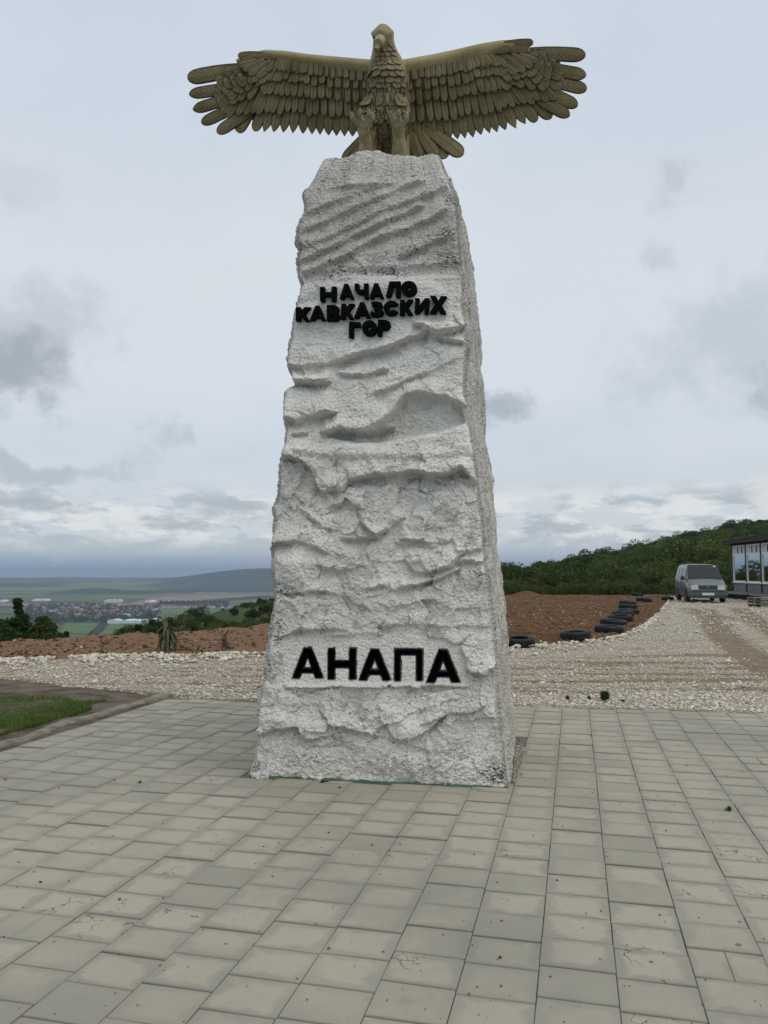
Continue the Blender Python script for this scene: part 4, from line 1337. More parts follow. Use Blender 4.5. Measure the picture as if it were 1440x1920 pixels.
# ------------------------------------------------------------------ the eagle
EY = R_(9)
EU = Vector((math.cos(EY), -math.sin(EY), 0))
EB = Vector((math.sin(EY), math.cos(EY), 0))            # away from the viewer
E0 = Vector(np.mean(base[-1][:nF], 0).tolist()) + U * .02 - N * .66
E0.z = TOP
TILT = 0.42
EN = (-EB + Vector((0, 0, -TILT))).normalized()          # wing face: looks forward and a little down
EUP = (Vector((0, 0, 1)) - EB * TILT).normalized()
# the wing plane passes through the shoulders, above the rock
SHO = onplane(725, 128, E0, -EB)
def wpt(px, py, h=0.0):
    return onplane(px, py, SHO + EN * h, EN)
def spt(px, py, h=0.0):                                  # upright plane through the bird's axis
    return onplane(px, py, E0 - EB * h, -EB)
MPP = (proj(np.array([SHO]))[2] / F)[0]
eagle = empty('eagle_statue', E0, 'weathered gold eagle with wings spread on top of the white pillar', 'statue')


def feather_mesh(seed, ns=11, nu=7, tipsharp=.5, mat_='feather', ts=.80):
    r = np.random.default_rng(seed)
    v, uv = [], []
    for j in range(ns):
        s = 1 - (1 - j / (ns - 1)) ** 1.7
        wdt = .62 + .38 * math.sin(min(1, s * 1.7) * math.pi / 2)
        if s > ts: wdt *= max(0.14, (1 - min(1, (s - ts) / (1.003 - ts)) ** 2) ** tipsharp)
        for i in range(nu):
            a = -1 + 2 * i / (nu - 1)
            x = a * wdt * .5
            z = .10 * (1 - a * a) + (.10 if i == nu // 2 else 0) * (1 - .6 * s) + .02 * r.uniform(-1, 1) + .10 * s * s
            v.append((x, s, z))
            uv.append((i / (nu - 1), s))
    n0 = len(v)
    for j in range(ns):
        for i in range(nu):
            x, s, z = v[j * nu + i]
            v.append((x, s, -.16 if 0 < i < nu - 1 else z - .16))
            uv.append((i / (nu - 1), s))
    f = [tuple(q) for q in grid_faces(nu, ns).tolist()]
    f += [tuple(i + n0 for i in reversed(q)) for q in grid_faces(nu, ns).tolist()]
    ring = [i for i in range(nu)] + [j * nu + nu - 1 for j in range(1, ns)] + [(ns - 1) * nu + i for i in range(nu - 2, -1, -1)] + [j * nu for j in range(ns - 2, 0, -1)]
    f += [(ring[k], ring[k] + n0, ring[(k + 1) % len(ring)] + n0, ring[(k + 1) % len(ring)]) for k in range(len(ring))]
    me = bpy.data.meshes.new('feather')
    me.from_pydata(v, [], f)
    bm = bmesh.new(); bm.from_mesh(me); bmesh.ops.recalc_face_normals(bm, faces=bm.faces); bm.to_mesh(me); bm.free()
    ul = me.uv_layers.new(name='UVMap')
    li = np.zeros(len(me.loops), np.int32)
    me.loops.foreach_get('vertex_index', li)
    ul.data.foreach_set('uv', np.array(uv, np.float32)[li].ravel())
    me.polygons.foreach_set('use_smooth', np.ones(len(me.polygons), bool))
    me.materials.append(M[mat_])
    me.update()
    return me


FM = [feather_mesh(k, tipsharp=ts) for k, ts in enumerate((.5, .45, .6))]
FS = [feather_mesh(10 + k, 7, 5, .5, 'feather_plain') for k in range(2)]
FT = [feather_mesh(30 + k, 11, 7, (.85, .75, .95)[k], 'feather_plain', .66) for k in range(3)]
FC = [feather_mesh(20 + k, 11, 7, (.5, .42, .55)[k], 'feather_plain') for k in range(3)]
fcount = 0


def feather(p0, p1, width, nrm, parent, thick=.5, small=False, free=False, tip=False):
    global fcount
    L = p1 - p0
    y = L.normalized()
    x = y.cross(nrm).normalized()
    z = x.cross(y)
    o = bpy.data.objects.new('feather', (FS[fcount % 2] if small else (FM if free else FT if tip else FC)[fcount % 3]))
    fcount += 1
    Mx = Matrix((x * width, y * L.length, z * width * thick)).transposed().to_4x4()
    Mx.translation = p0 - E0
    link(o, parent)
    o.matrix_local = Mx
    return o


rf = random.Random(9)
def curve(pts, n):
    pts = np.array(pts, float)
    d = np.concatenate([[0], np.cumsum(np.hypot(*np.diff(pts, axis=0).T))])
    t_ = np.linspace(0, d[-1], n)
    return np.stack([np.interp(t_, d, pts[:, 0]), np.interp(t_, d, pts[:, 1])], 1)


WINGS = {
    'l': dict(lead=[(700, 112), (632, 106), (576, 101), (534, 95), (495, 93), (458, 104), (442, 112)],
              arm=[(697, 138), (650, 132), (600, 126), (560, 120), (515, 112), (475, 114), (446, 122)],
              tips=[(690, 256), (676, 256), (661, 255), (646, 255), (631, 254), (616, 253), (600, 252), (585, 251), (568, 250), (549, 249), (531, 248), (513, 247), (495, 247), (477, 246), (445, 248)],
              prim=[((486, 196), (407, 249), 26), ((472, 186), (378, 231), 25), ((462, 174), (362, 206), 25), ((460, 160), (355, 177), 25), ((458, 127), (352, 147), 32)]),
    'r': dict(lead=[(752, 112), (814, 101), (857, 92), (899, 82), (942, 75), (975, 75), (992, 80)],
              arm=[(757, 138), (800, 128), (850, 120), (895, 110), (940, 102), (975, 102), (996, 110)],
              tips=[(770, 262), (784, 262), (798, 262), (812, 262), (828, 262), (843, 261), (858, 260), (872, 259), (887, 257), (902, 252), (918, 249), (932, 247), (948, 243), (967, 240), (985, 232), (1006, 228), (1034, 222)],
              prim=[((985, 170), (1068, 218), 26), ((992, 156), (1083, 199), 26), ((1000, 142), (1100, 168), 26), ((1003, 124), (1099, 142), 26), ((985, 98), (1098, 104), 28)])}

for side, wd_ in WINGS.items():
    sgn = -1 if side == 'l' else 1
    # wing body: thick leading edge and thinner sheet behind the feathers
    lead, arm, tips = curve(wd_['lead'], 40), curve(wd_['arm'], 40), curve(wd_['tips'], 40)
    V, nk = [], 0
    for k in range(40):
        t_ = k / 39
        # section of the wing: over the leading edge, down the face, back up the rear
        a, b, c_ = lead[k], arm[k], tips[k] * .84 + arm[k] * .16
        r_ = 1 - .85 * float(sstep(.86, 1.0, t_))
        sec = [wpt(*c_, -.035), wpt(*b, .030 * r_), wpt(*(b * .55 + a * .45), .055 * (1 - .3 * t_) * r_), wpt(*(b * .25 + a * .75), .045 * r_), wpt(*a, -.01), wpt(*(a * .9 + b * .1), -.07 * r_), wpt(*(b * .6 + a * .4), -.13 * (1 - .3 * t_) * r_), wpt(*b, -.13 * (1 - .4 * t_) * r_), wpt(*c_, -.065)]
        nk = len(sec)
        V += [tuple(q - E0) for q in sec]
    fcs = grid_faces(nk, 40, closed=True)
    mb = MB()
    mb.add(V, [tuple(q) for q in fcs.tolist()] + [tuple(range(nk)), tuple(39 * nk + i for i in range(nk))])
    me = mb.mesh('wing', M['bronze'], smooth=True)
    wing = obj('wing', me, eagle)
    wing.data.update()
    # long free feathers at the end of the wing
    for i, (a, b, wpx) in enumerate(wd_['prim']):
        feather(wpt(*a, -.02 + .004 * i), wpt(*b, .03), wpx * .86 * MPP, EN, wing, .5, free=True)
    # trailing feathers and three rows of coverts over them
    nt = len(wd_['tips'])
    tp = np.array(wd_['tips'], float)
    fan = np.linspace(0, 1, nt)
    fan = fan * (1 - .30 * fan ** 1.3) * 199
    ap = curve(wd_['arm'], 200)
    ap = np.stack([np.interp(fan, np.arange(200), ap[:, i]) for i in (0, 1)], 1)      # feathers fan outwards along the arm
    armA = np.array(wd_['arm'][-1], float)
    for k in range(nt):
        a, b = ap[k], tp[k]
        f0 = .42
        feather(wpt(*(a * (1 - f0) + b * f0), -.035), wpt(*b, -.005 + .006 * (k % 2)), (21 if k < nt - 1 else 25) * MPP, EN, wing, .45, tip=k < nt - 2)
    full = np.concatenate([tp, np.array([p[1] for p in wd_['prim']], float)])
    roots = np.concatenate([ap, np.array([armA * (.62 - .05 * pi_) + np.array(p[0]) * (.38 + .05 * pi_) for pi_, p in enumerate(wd_['prim'])])])
    d_ = np.concatenate([[0], np.cumsum(np.hypot(*np.diff(full, axis=0).T))])
    def row(n, f0, f1, width, h0, h1, small, t0=0., t1=1., jit=.02):
        for k in range(n):
            t_ = (t0 + (t1 - t0) * (k + .5) / n) * d_[-1]
            a = np.array([np.interp(t_, d_, roots[:, i]) for i in (0, 1)])
            b = np.array([np.interp(t_, d_, full[:, i]) for i in (0, 1)])
            tt_ = t_ / d_[-1]
            shr = 1 - .36 * sstep(.62, 1.0, tt_)             # the finger feathers reach far beyond their coverts
            q0 = a + (b - a) * (f0 * shr)
            q1 = a + (b - a) * (f1 + rf.uniform(-jit, jit)) * shr
            q1 = q1 + np.array((rf.uniform(-2.2, 2.2), 0))
            feather(wpt(*q0, h0), wpt(*q1, h1 + .004 * (k % 2) + rf.uniform(-.002, .002)), 1.14 * width * MPP * (1 + .65 * float(sstep(.58, .92, tt_))) * rf.uniform(.9, 1.12), (EN + EU * rf.uniform(-.16, .16)).normalized(), wing, .42, small)
    row(27, .22, .73, 13.2, -.008, .014, False, jit=.03)
    row(26, .06, .47, 12.6, .010, .034, False, jit=.03)
    row(26, -.02, .27, 11.8, .026, .046, False, jit=.03)
    row(32, -.06, .13, 10, .034, .052, True, 0, .92)

    wc = {'l': [((524, 120), (486, 156), 13), ((512, 122), (472, 152), 13), ((522, 114), (482, 144), 13), ((508, 114), (466, 140), 13), ((496, 112), (456, 131), 13), ((482, 113), (448, 123), 12)],
          'r': [((922, 112), (958, 152), 13), ((936, 114), (974, 148), 13), ((930, 106), (968, 139), 13), ((946, 104), (984, 134), 13), ((960, 102), (998, 125), 13), ((974, 102), (1008, 115), 12)]}[side]
    for i, (a, b, wpx) in enumerate(wc):
        feather(wpt(*a, .030 + .003 * i), wpt(*b, .050 + .002 * i), wpx * 1.15 * MPP, EN, wing, .4)
    wr = {'l': [((505, 106), (452, 113), 15), ((490, 101), (446, 105), 13), ((535, 106), (478, 104), 13)], 'r': [((930, 92), (990, 91), 15), ((945, 82), (1000, 80), 14), ((905, 97), (958, 92), 13)]}[side]
    for i, (a, b, wpx) in enumerate(wr):
        feather(wpt(*a, .035), wpt(*b, .045), wpx * MPP, EN, wing, .3, free=True)

# tail: a fan hanging behind the legs
tail = None
tl_ = [((705, 236), (643, 303), 24), ((708, 238), (655, 305), 22), ((712, 240), (668, 303), 22), ((800, 240), (868, 291), 27), ((790, 240), (838, 295), 26), ((782, 238), (820, 296), 26), ((775, 236), (803, 297), 26), ((768, 236), (786, 297), 24), ((750, 236), (768, 298), 24), ((735, 236), (745, 298), 26), ((722, 236), (722, 298), 26), ((714, 240), (700, 300), 24), ((708, 240), (684, 300), 24)]
def tpt(px, py, h=0.0):
    n = (-EB + Vector((0, 0, -.15))).normalized()
    return onplane(px, py, E0 + EB * .32 + n * h, n)
mb = MB()
mb.ellipsoid(tpt(732, 236) - E0 + Vector((0, 0, .06)), (.20, .08, .16), Matrix.Rotation(-EY, 3, 'Z'))
tail = mb.build('tail', M['bronze'], eagle, smooth=True)
for i, (a, b, wpx) in enumerate(tl_):
    feather(tpt(*a, .0), tpt(*b, .02 * (i % 2) - (.03 if i > 9 else 0)), wpx * MPP * 1.05, -EB, tail, .4)

# body, neck, head as one surface
def vox_surface(name, mb, voxel, mat_, parent, smooth_it=6):
    me = mb.mesh(name, mat_, True, fix=True)
    tmp = bpy.data.objects.new(name, me)
    COL.objects.link(tmp)
    md = tmp.modifiers.new('remesh', 'REMESH')
    md.mode = 'VOXEL'
    md.voxel_size = voxel
    md.use_smooth_shade = True
    ms_ = tmp.modifiers.new('smooth', 'SMOOTH')
    ms_.factor = .5
    ms_.iterations = smooth_it
    dg = bpy.context.evaluated_depsgraph_get()
    out = bpy.data.meshes.new_from_object(tmp.evaluated_get(dg))
    bpy.data.objects.remove(tmp)
    out.name = name
    out.materials.clear()
    out.materials.append(mat_)
    out.polygons.foreach_set('use_smooth', np.ones(len(out.polygons), bool))
    return obj(name, out, parent)


RZ = Matrix.Rotation(-EY, 3, 'Z')
def L(px, py, h=0.0): return spt(px, py, h) - E0
mb = MB()
mb.ellipsoid(L(727, 196, .02), (.215, .22, .36), RZ)          # belly and breast
mb.ellipsoid(L(727, 160, .08), (.205, .20, .25), RZ)
mb.ellipsoid(L(724, 128, .08), (.17, .16, .18), RZ)
mb.ellipsoid(L(693, 134, -.05), (.15, .10, .09), RZ)          # shoulders
mb.ellipsoid(L(760, 132, -.05), (.15, .10, .09), RZ)
mb.tube([L(724, 132, .08), L(722, 108, .11), L(720, 90, .13), L(719, 74, .13)], [.175, .135, .108, .098], 16)
mb.ellipsoid(L(719, 70, .15), (.093, .125, .105), RZ)         # skull
mb.ellipsoid(L(716, 68, .24), (.062, .08, .062), RZ)
mb.tube([L(698, 63, .12), L(703, 63, .225), L(712, 69, .285)], [.022, .032, .020], 8)    # brows
mb.tube([L(737, 62, .12), L(731, 63, .215), L(719, 69, .285)], [.022, .032, .020], 8)
mb.ellipsoid(L(727, 226, -.16), (.18, .18, .24), RZ)          # rump
for x in (691, 752):                                           # thighs and leg stumps
    mb.ellipsoid(L(x + (2 if x < 700 else -2), 222, .10), (.098, .12, .17), RZ)
    mb.ellipsoid(L(x, 208, .14), (.075, .08, .12), RZ)
    mb.tube([L(x - 1, 232, .12), L(x - 1, 262, .10), L(x, 300, .08)], [.082, .084, .088], 12)
body = vox_surface('body', mb, .017, M['bronze'], eagle, 5)
mb = MB()                                                      # hooked beak
hk = [L(715, 74, .22), L(712, 76, .31), L(709, 81, .365), L(706, 91, .37), L(705, 102, .335)]
mb.tube(hk, [.050, .049, .043, .030, .006], 12)
mb.tube([L(716, 82, .25), L(712, 90, .31)], [.034, .012], 10)
vox_surface('beak', mb, .009, M['footgold'], eagle, 3)
for ex, eh in ((702.5, .222), (730, .212)):
    MB().ellipsoid(L(ex, 69.5, eh), (.016, .016, .016)).build('eye', M['black'], eagle, smooth=True)
# raised feet with spread talons
FEET = [dict(palm=(682, 243), leg=(686, 268), toes=[[(678, 238), (669, 230), (660, 221)], [(680, 236), (677, 224), (675, 215)], [(684, 236), (688, 226), (692, 217)], [(684, 238), (694, 230), (699, 222)]]),
        dict(palm=(747, 245), leg=(749, 268), toes=[[(743, 240), (737, 229), (733, 219)], [(747, 238), (748, 226), (748, 216)], [(751, 240), (758, 229), (763, 221)], [(744, 242), (741, 232), (740, 224)]])]
for ft in FEET:
    mb = MB()
    mb.ellipsoid(L(*ft['palm'], .29), (.062, .05, .075), RZ)
    mb.tube([L(*ft['palm'], .29), L(*ft['leg'], .22), L(ft['leg'][0], 296, .15)], [.055, .062, .078], 10)
    for tpx in ft['toes']:
        mb.tube([L(*ft['palm'], .30), L(*tpx[0], .33), L(*tpx[1], .37), L(*tpx[2], .40)], [.038, .030, .024, .019], 8)
    foot = vox_surface('foot', mb, .009, M['footgold'], eagle, 2)
    for tpx in ft['toes']:
        e = tpx[2]
        MB().tube([L(*e, .40), L(e[0], e[1] - 4, .43), L(e[0] - .5, e[1] - 9, .455), L(e[0] - 1, e[1] - 12, .50)], [.019, .018, .013, .002], 7).build('talon', M['talon'], foot, smooth=True)
# breast and neck feathers laid on the body surface
bm = bmesh.new()
bm.from_mesh(body.data)
bvh = BVHTree.FromBMesh(bm)
nb = 0
for lx in (690, 752):
    for ri_, py in enumerate(range(192, 244, 9)):
        for k in range(4):
            px = lx - 13 + 8.5 * k + (4 if ri_ % 2 else 0) + rf.uniform(-1, 1)
            hit, nv, _, _ = bvh.ray_cast(Vector((0, 0, EYE)) - E0, ray(px, py).normalized())
            if hit is None or nv.z > .8: continue
            dn = Vector((0, 0, -1))
            ta = (dn - nv * dn.dot(nv)).normalized()
            p0 = hit - nv * .003 + E0
            feather(p0 - ta * .03, p0 + ta * .075 + nv * .008, .042, nv, body, .3, True)
for rowi, py in enumerate(range(82, 262, 8)):
    half = np.interp(py, [82, 104, 120, 140, 170, 215, 262], [15, 19, 26, 38, 44, 40, 26])
    n_ = max(3, int(half * 2 / (11 if py > 120 else 8)))
    for k in range(n_):
        px = 725 - half + 2 * half * (k + (.5 if rowi % 2 else .25)) / n_ + rf.uniform(-1.5, 1.5)
        o_ = Vector((0, 0, EYE)) - E0
        hit, nv, _, _ = bvh.ray_cast(o_, ray(px, py).normalized())
        if hit is None: continue
        dn = Vector((0, 0, -1)) + EU * ((px - 725) * .004)
        ta = (dn - nv * dn.dot(nv)).normalized()
        ln = np.interp(py, [82, 104, 140, 230], [.05, .07, .115, .15])
        wdt = np.interp(py, [82, 104, 140, 230], [.036, .05, .085, .11])
        p0 = hit - nv * (.004 if py > 135 else .001) + E0
        feather(p0 - ta * ln * .5, p0 + ta * ln * .75 + nv * (.003 if py > 135 else .013), wdt * (1.15 if py > 135 else 1.4), (nv + EU * rf.uniform(-.08, .08)).normalized(), body, .15, True)
        nb += 1
bm.free()
print('feathers', fcount)
# ------------------------------------------------------------------ tyres
def tyre_parts(name, Rr=.33, h=.2, hole=.2, seed=0, tread=True):
    """a car tyre lying flat, axis up"""
    r = random.Random(seed)
    n = 44
    pr = [(hole, h * .14), (hole + .012, .012), (Rr * .86, 0.0), (Rr * .96, h * .10), (Rr, h * .24), (Rr, h * .76), (Rr * .96, h * .90), (Rr * .86, h), (hole + .012, h - .012), (hole, h * .86), (hole + .035, h * .80), (Rr * .90, h * .74), (Rr * .90, h * .26), (hole + .035, h * .2)]
    V = []
    for k in range(n):
        g = 2 * math.pi * k / n
        for (a, z) in pr: V.append((a * math.cos(g), a * math.sin(g), z))
    m_ = len(pr)
    f = []
    for k in range(n):
        k2 = (k + 1) % n
        for i in range(m_):
            i2 = (i + 1) % m_
            f.append((k * m_ + i, k2 * m_ + i, k2 * m_ + i2, k * m_ + i2))
    mb = MB(); mb.add(V, f)
    body_ = mb.mesh('sidewall', M['rubber'], True)
    tb = MB()
    nb_ = 40
    for k in range(nb_):
        g = 2 * math.pi * k / nb_
        for zz_, off in ((.33, 0), (.5, .5), (.67, 0)):
            g2 = g + off * 2 * math.pi / nb_
            tb.box((math.cos(g2) * (Rr + .001), math.sin(g2) * (Rr + .001), h * zz_), (.014, 2 * math.pi * Rr / nb_ * .72, h * .145), Matrix.Rotation(g2, 3, 'Z'))
    return body_, tb.mesh('tread', M['rubber'])


TY = [(974, 1213.5, 56, 'flat black tyre partly hidden behind the right foot of the white pillar'),
      (1079, 1203, 57, 'black tyre with a clear round hole at the front corner of the red soil'),
      (1142, 1190, 54, 'rounded black tyre at the near end of the close row of tyres'),
      (1150, 1177, 50, 'second tyre of the close row counted from the near end'),
      (1164, 1167, 46, 'third tyre of the close row counted from the near end'),
      (1167.5, 1160, 43, 'fourth tyre of the close row, mostly hidden by the tyre in front'),
      (1178, 1154, 41, 'fifth tyre of the close row, shifted towards the white gravel'),
      (1177, 1143.5, 43, 'sixth tyre of the close row counted from the near end'),
      (1177, 1137, 31, 'last tyre at the far end of the close row on the red soil'),
      (1207, 1130, 28, 'small far tyre on the white gravel just beyond the close row'),
      (1194, 1119, 25, 'farthest tyre tilted on the soil in front of the green hillside'),
      (1252, 1126, 22, 'lone far tyre lying flat to the left of the parked van')]
bdm, trm = tyre_parts('tyre')
for i, (x, y, wpx, lab) in enumerate(TY):
    p = ground(x, y)
    dpt = p.y
    half = wpx / F * dpt / 2
    sc = min(1.12, max(.88, half / .335))
    p = ground(x, y) + Vector((p.x, p.y, 0)).normalized() * .3
    t_ = empty('tyre', (p.x, p.y, .0), lab, 'tyre', 'old tyres edging the red soil')
    t_.rotation_euler = (R_(rf.uniform(-5, 5)), R_(rf.uniform(-5, 5)), rf.uniform(0, 6))
    if i == 10: t_.rotation_euler = (R_(9), R_(6), 1)
    if i in (5, 8): t_.location.z += .02
    t_.scale = (sc, sc, sc * (1.05 if i == 1 else 1))
    obj('sidewall', bdm, t_)
    obj('tread', trm, t_)

# ------------------------------------------------------------------ van
def make_van():
    p = ground(1328, 1130.5)
    root = empty('parked_van', (p.x, p.y, 0), 'old grey green van with a pale roof parked beside the glazed pavilion', 'van')
    root.rotation_euler = (0, 0, -R_(12.8))
    # local: x to the right as seen from the front, y from the front bumper to the rear, z up
    hwid = .90
    St = [  # y, bottom, half width low, belt z, half width belt, top z, half width top
        (-.02, .30, .80, .62, .84, .80, .78),
        (.06, .26, .87, .70, .89, .97, .80),
        (.25, .24, .89, .84, .905, 1.06, .82),
        (.72, .24, .90, 1.06, .905, 1.17, .82),
        (.84, .24, .90, 1.08, .905, 1.30, .80),
        (1.30, .24, .90, 1.10, .905, 1.76, .735),
        (1.46, .24, .90, 1.10, .905, 1.89, .72),
        (2.1, .24, .90, 1.10, .905, 1.93, .70),
        (3.6, .26, .90, 1.10, .905, 1.95, .70),
        (4.5, .28, .90, 1.10, .90, 1.93, .69),
        (4.70, .32, .88, 1.08, .88, 1.86, .67)]
    V = []
    for (y, zb, wl, zm, wm, zt, wt) in St:
        half = [(0, zb), (wl * .93, zb), (wl, zb + .10), (wl + .012, zb + (zm - zb) * .55), (wm, zm), (wm + (wt - wm) * .75, zm + (zt - zm) * .72), (wt, zt - (zt - zm) * .10), (wt * .86, zt - .01), (wt * .5, zt + .012), (0, zt + .018)]
        ring = half + [(-a, b) for a, b in reversed(half[1:-1])]
        V += [(a, y, b) for a, b in ring]
    nr = len(ring)
    fs = [tuple(q) for q in grid_faces(nr, len(St), closed=True).tolist()] + [tuple(range(nr)), tuple((len(St) - 1) * nr + i for i in range(nr))]
    mb = MB(); mb.add(V, fs)
    me = mb.mesh('body', M['vanpaint'], True)
    me.materials.append(M['vanroof'])
    for pl_ in me.polygons:
        if pl_.center.z > 1.86 and pl_.normal.z > .5: pl_.material_index = 1
    bd = obj('body', me, root)
    def quadpanel(name, mat_, corners, thick=.012, parent=bd, inset=0):
        c = [Vector(q) for q in corners]
        n = (c[1] - c[0]).cross(c[3] - c[0]).normalized()
        mb = MB()
        vs = [q + n * thick for q in c] + [q - n * .03 for q in c]
        mb.add(vs, [(0, 1, 2, 3), (7, 6, 5, 4)] + [(i, i + 4, (i + 1) % 4 + 4, (i + 1) % 4) for i in range(4)])
        return mb.build(name, mat_, parent)
    ws = quadpanel('windscreen_frame', M['vantrim'], [(-.81, .76, 1.18), (.81, .76, 1.18), (.71, 1.42, 1.87), (-.71, 1.42, 1.87)], .045)
    quadpanel('windscreen', M['vanglass'], [(-.76, .80, 1.225), (.76, .80, 1.225), (.67, 1.385, 1.835), (-.67, 1.385, 1.835)], .055)
    quadpanel('sticker', M['plate'], [(.52, 1.30, 1.745), (.62, 1.30, 1.745), (.605, 1.36, 1.81), (.51, 1.36, 1.81)], .062)
    def side(y, f, s):         # point on the upper side between belt and roof
        st_ = np.array(St)
        g = lambda k: np.interp(y, st_[:, 0], st_[:, k])
        zm, wm, zt, wt = g(3), g(4), g(5), g(6)
        z = zm + (zt - zm) * f
        return (s * (wm + (wt - wm) * f * 1.02 + .004), y, z)
    for s in (-1, 1):
        for (y0, y1, yb) in ((1.36, 2.38, 1.05), (2.52, 3.45, 2.52), (3.56, 4.45, 3.56)):
            cs_ = [side(yb, .06, s), side(y1, .06, s), side(y1, .80, s), side(y0, .80, s)]
            if s > 0: cs_ = [cs_[1], cs_[0], cs_[3], cs_[2]]
            cs_ = [cs_[1], cs_[0], cs_[3], cs_[2]]
            quadpanel('side_window', M['vanglass'], cs_, .010)
        # door seams and handle
        for y in (.98, 2.45, 3.5):
            MB().box((s * .9135, y, .72), (.008, .012, .72)).build('door_seam', M['vantrim'], bd)
        MB().box((s * .922, 2.28, 1.0), (.025, .16, .035), bev=.008).build('door_handle', M['vantrim'], bd)
        MB().box((s * .918, 2.6, .62), (.02, 3.6, .05), bev=.006).build('side_moulding', M['vantrim'], bd)
        # mirror
        mb = MB(); mb.box((s * 1.03, 1.0, 1.22), (.16, .10, .22), bev=.03); mb.tube([(s * .90, 1.0, 1.18), (s * .98, 1.0, 1.2)], .025, 6)
        mb.build('mirror', M['vantrim'], bd, smooth=False)
        # head lamps with the amber corner
        hl = [(s * .44, -.04, .655), (s * .77, -.035, .635), (s * .80, .01, .865), (s * .46, -.02, .885)]
        c_ = hl if s > 0 else [hl[1], hl[0], hl[3], hl[2]]
        lampf = quadpanel('headlight', M['lamp'], c_, .025)
        am = [(s * .772, -.032, .635), (s * .885, .10, .65), (s * .895, .15, .85), (s * .805, .012, .865)]
        quadpanel('indicator', M['amber'], am if s > 0 else [am[1], am[0], am[3], am[2]], .02)
    gr = quadpanel('grille', M['vantrim'], [(-.43, -.035, .70), (.43, -.035, .70), (.44, -.015, .86), (-.44, -.015, .86)], .018)
    for k in range(3):
        MB().box((0, -.052 + .007 * k, .725 + .05 * k), (.82, .02, .014)).build('grille_bar', M['vanbumper'], gr)
    tb = MB()
    tb.tube([(.055 * math.cos(a), -.070 + .0 * a, .785 + .055 * math.sin(a)) for a in np.linspace(0, 2 * math.pi, 19)], .007, 5, cap=False)
    tb.tube([(-.035, -.07, .82), (-.012, -.07, .745), (0, -.07, .785), (.012, -.07, .745), (.035, -.07, .82)], .006, 5)
    tb.build('badge', M['metal'], gr)
    bp = MB(); bp.box((0, .02, .47), (1.84, .22, .26), bev=.05); bp.box((0, .06, .30), (1.70, .2, .12), bev=.03)
    bpo = bp.build('bumper', M['vanbumper'], root)
    MB().box((0, -.094, .44), (.56, .016, .125)).build('number_plate', M['plate'], bpo)
    MB().box((0, -.090, .56), (1.5, .012, .035)).build('bumper_vent', M['vantrim'], bpo)
    for s in (-1, 1):
        MB().tube([(s * .05 - .1, .77, 1.225), (s * .35, .90, 1.33)], .009, 5).build('wiper', M['vantrim'], bd)
    hs = MB(); hs.box((0, .58, 1.152), (1.2, .012, .008)); hs.build('bonnet_seam', M['vantrim'], bd)
    for s in (-1, 1):
        for y in (.92, 3.72):
            arch = MB()
            arch.tube([(s * .80, y, .32), (s * .9165, y, .32)], .40, 20)
            arch.build('wheel_arch', M['wooddark'], bd)
            wl_ = MB()
            prf = [(.17, .0), (.24, -.02), (.29, -.01), (.325, .03), (.33, .10), (.325, .17), (.29, .205), (.17, .2)]
            n = 28
            vs = []
            for k in range(n):
                g = 2 * math.pi * k / n
                vs += [(s * (.935 - q), y + r_ * math.cos(g), .33 + r_ * math.sin(g)) for r_, q in prf]
            wl_.add(vs, [tuple(q) for q in grid_faces(len(prf), n).tolist()] + [((n - 1) * 8 + i, (n - 1) * 8 + i + 1, i + 1, i) for i in range(7)])
            wheel = wl_.build('wheel', M['rubber'], root, smooth=True)
            rim = MB()
            rim.tube([(s * .87, y, .33), (s * .925, y, .33)], .19, 20)
            for k in range(6):
                g = 2 * math.pi * k / 6
                rim.box((s * .928, y + .11 * math.cos(g), .33 + .11 * math.sin(g)), (.02, .05, .10), Matrix.Rotation(g, 3, 'X'))
            rim.tube([(s * .92, y, .33), (s * .94, y, .33)], .05, 10)
            rim.build('rim', M['metal'], wheel)
make_van()

# ------------------------------------------------------------------ glazed pavilion at the right
BA = R_(7.0)
BD = Vector((-math.sin(BA), -math.cos(BA), 0))           # along the wall towards the viewer
BN = Vector((-math.cos(BA), math.sin(BA), 0))            # out of the glazed wall
B0 = ground(1375, 1117.5)
pvl = empty('glazed_pavilion', B0, 'low pavilion with white framed windows over plank cladding and a flat dark roof', 'building')
BM = Matrix((BD, -BN, Vector((0, 0, 1)))).transposed()     # local x along wall, y outwards, z up
pvl.rotation_euler = BM.to_euler()
def bbox(name, x0, x1, y0, y1, z0, z1, mat_, parent=pvl, bev=0):
    mb = MB()
    mb.box(((x0 + x1) / 2, -(y0 + y1) / 2, (z0 + z1) / 2), (x1 - x0, y1 - y0, z1 - z0), bev=bev)
    return mb.build(name, mat_, parent)
LEN, WID, FL = 13.0, 8.0, .35
HS, HT, HW, HR = .98, 2.55, 3.18, 3.42
bbox('floor_slab', 0, LEN, -WID, 0.02, .05, FL, M['woodgrey'])
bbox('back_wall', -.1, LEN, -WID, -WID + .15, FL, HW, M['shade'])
bbox('end_wall', 0.0, .16, -WID + .16, -.12, FL, HW, M['wooddark'])
roof = bbox('roof', -.42, LEN + .4, -WID - .4, .42, HR - .02, HR + .10, M['roofdark'])
bbox('fascia', -.40, LEN + .35, .36, .46, HR - .16, HR + .05, M['wooddark'], roof)
bbox('fascia', -.47, -.41, -WID - .3, .46, HR - .16, HR + .05, M['wooddark'], roof)
bbox('eaves_board', -.35, LEN, .05, .35, HR - .14, HR - .03, M['wooddark'], roof)
bbox('wall_plate', 0, LEN, -.12, .04, HW, HR - .15, M['wooddark'])
bays = [0.12 + 2.5 * k for k in range(6)]
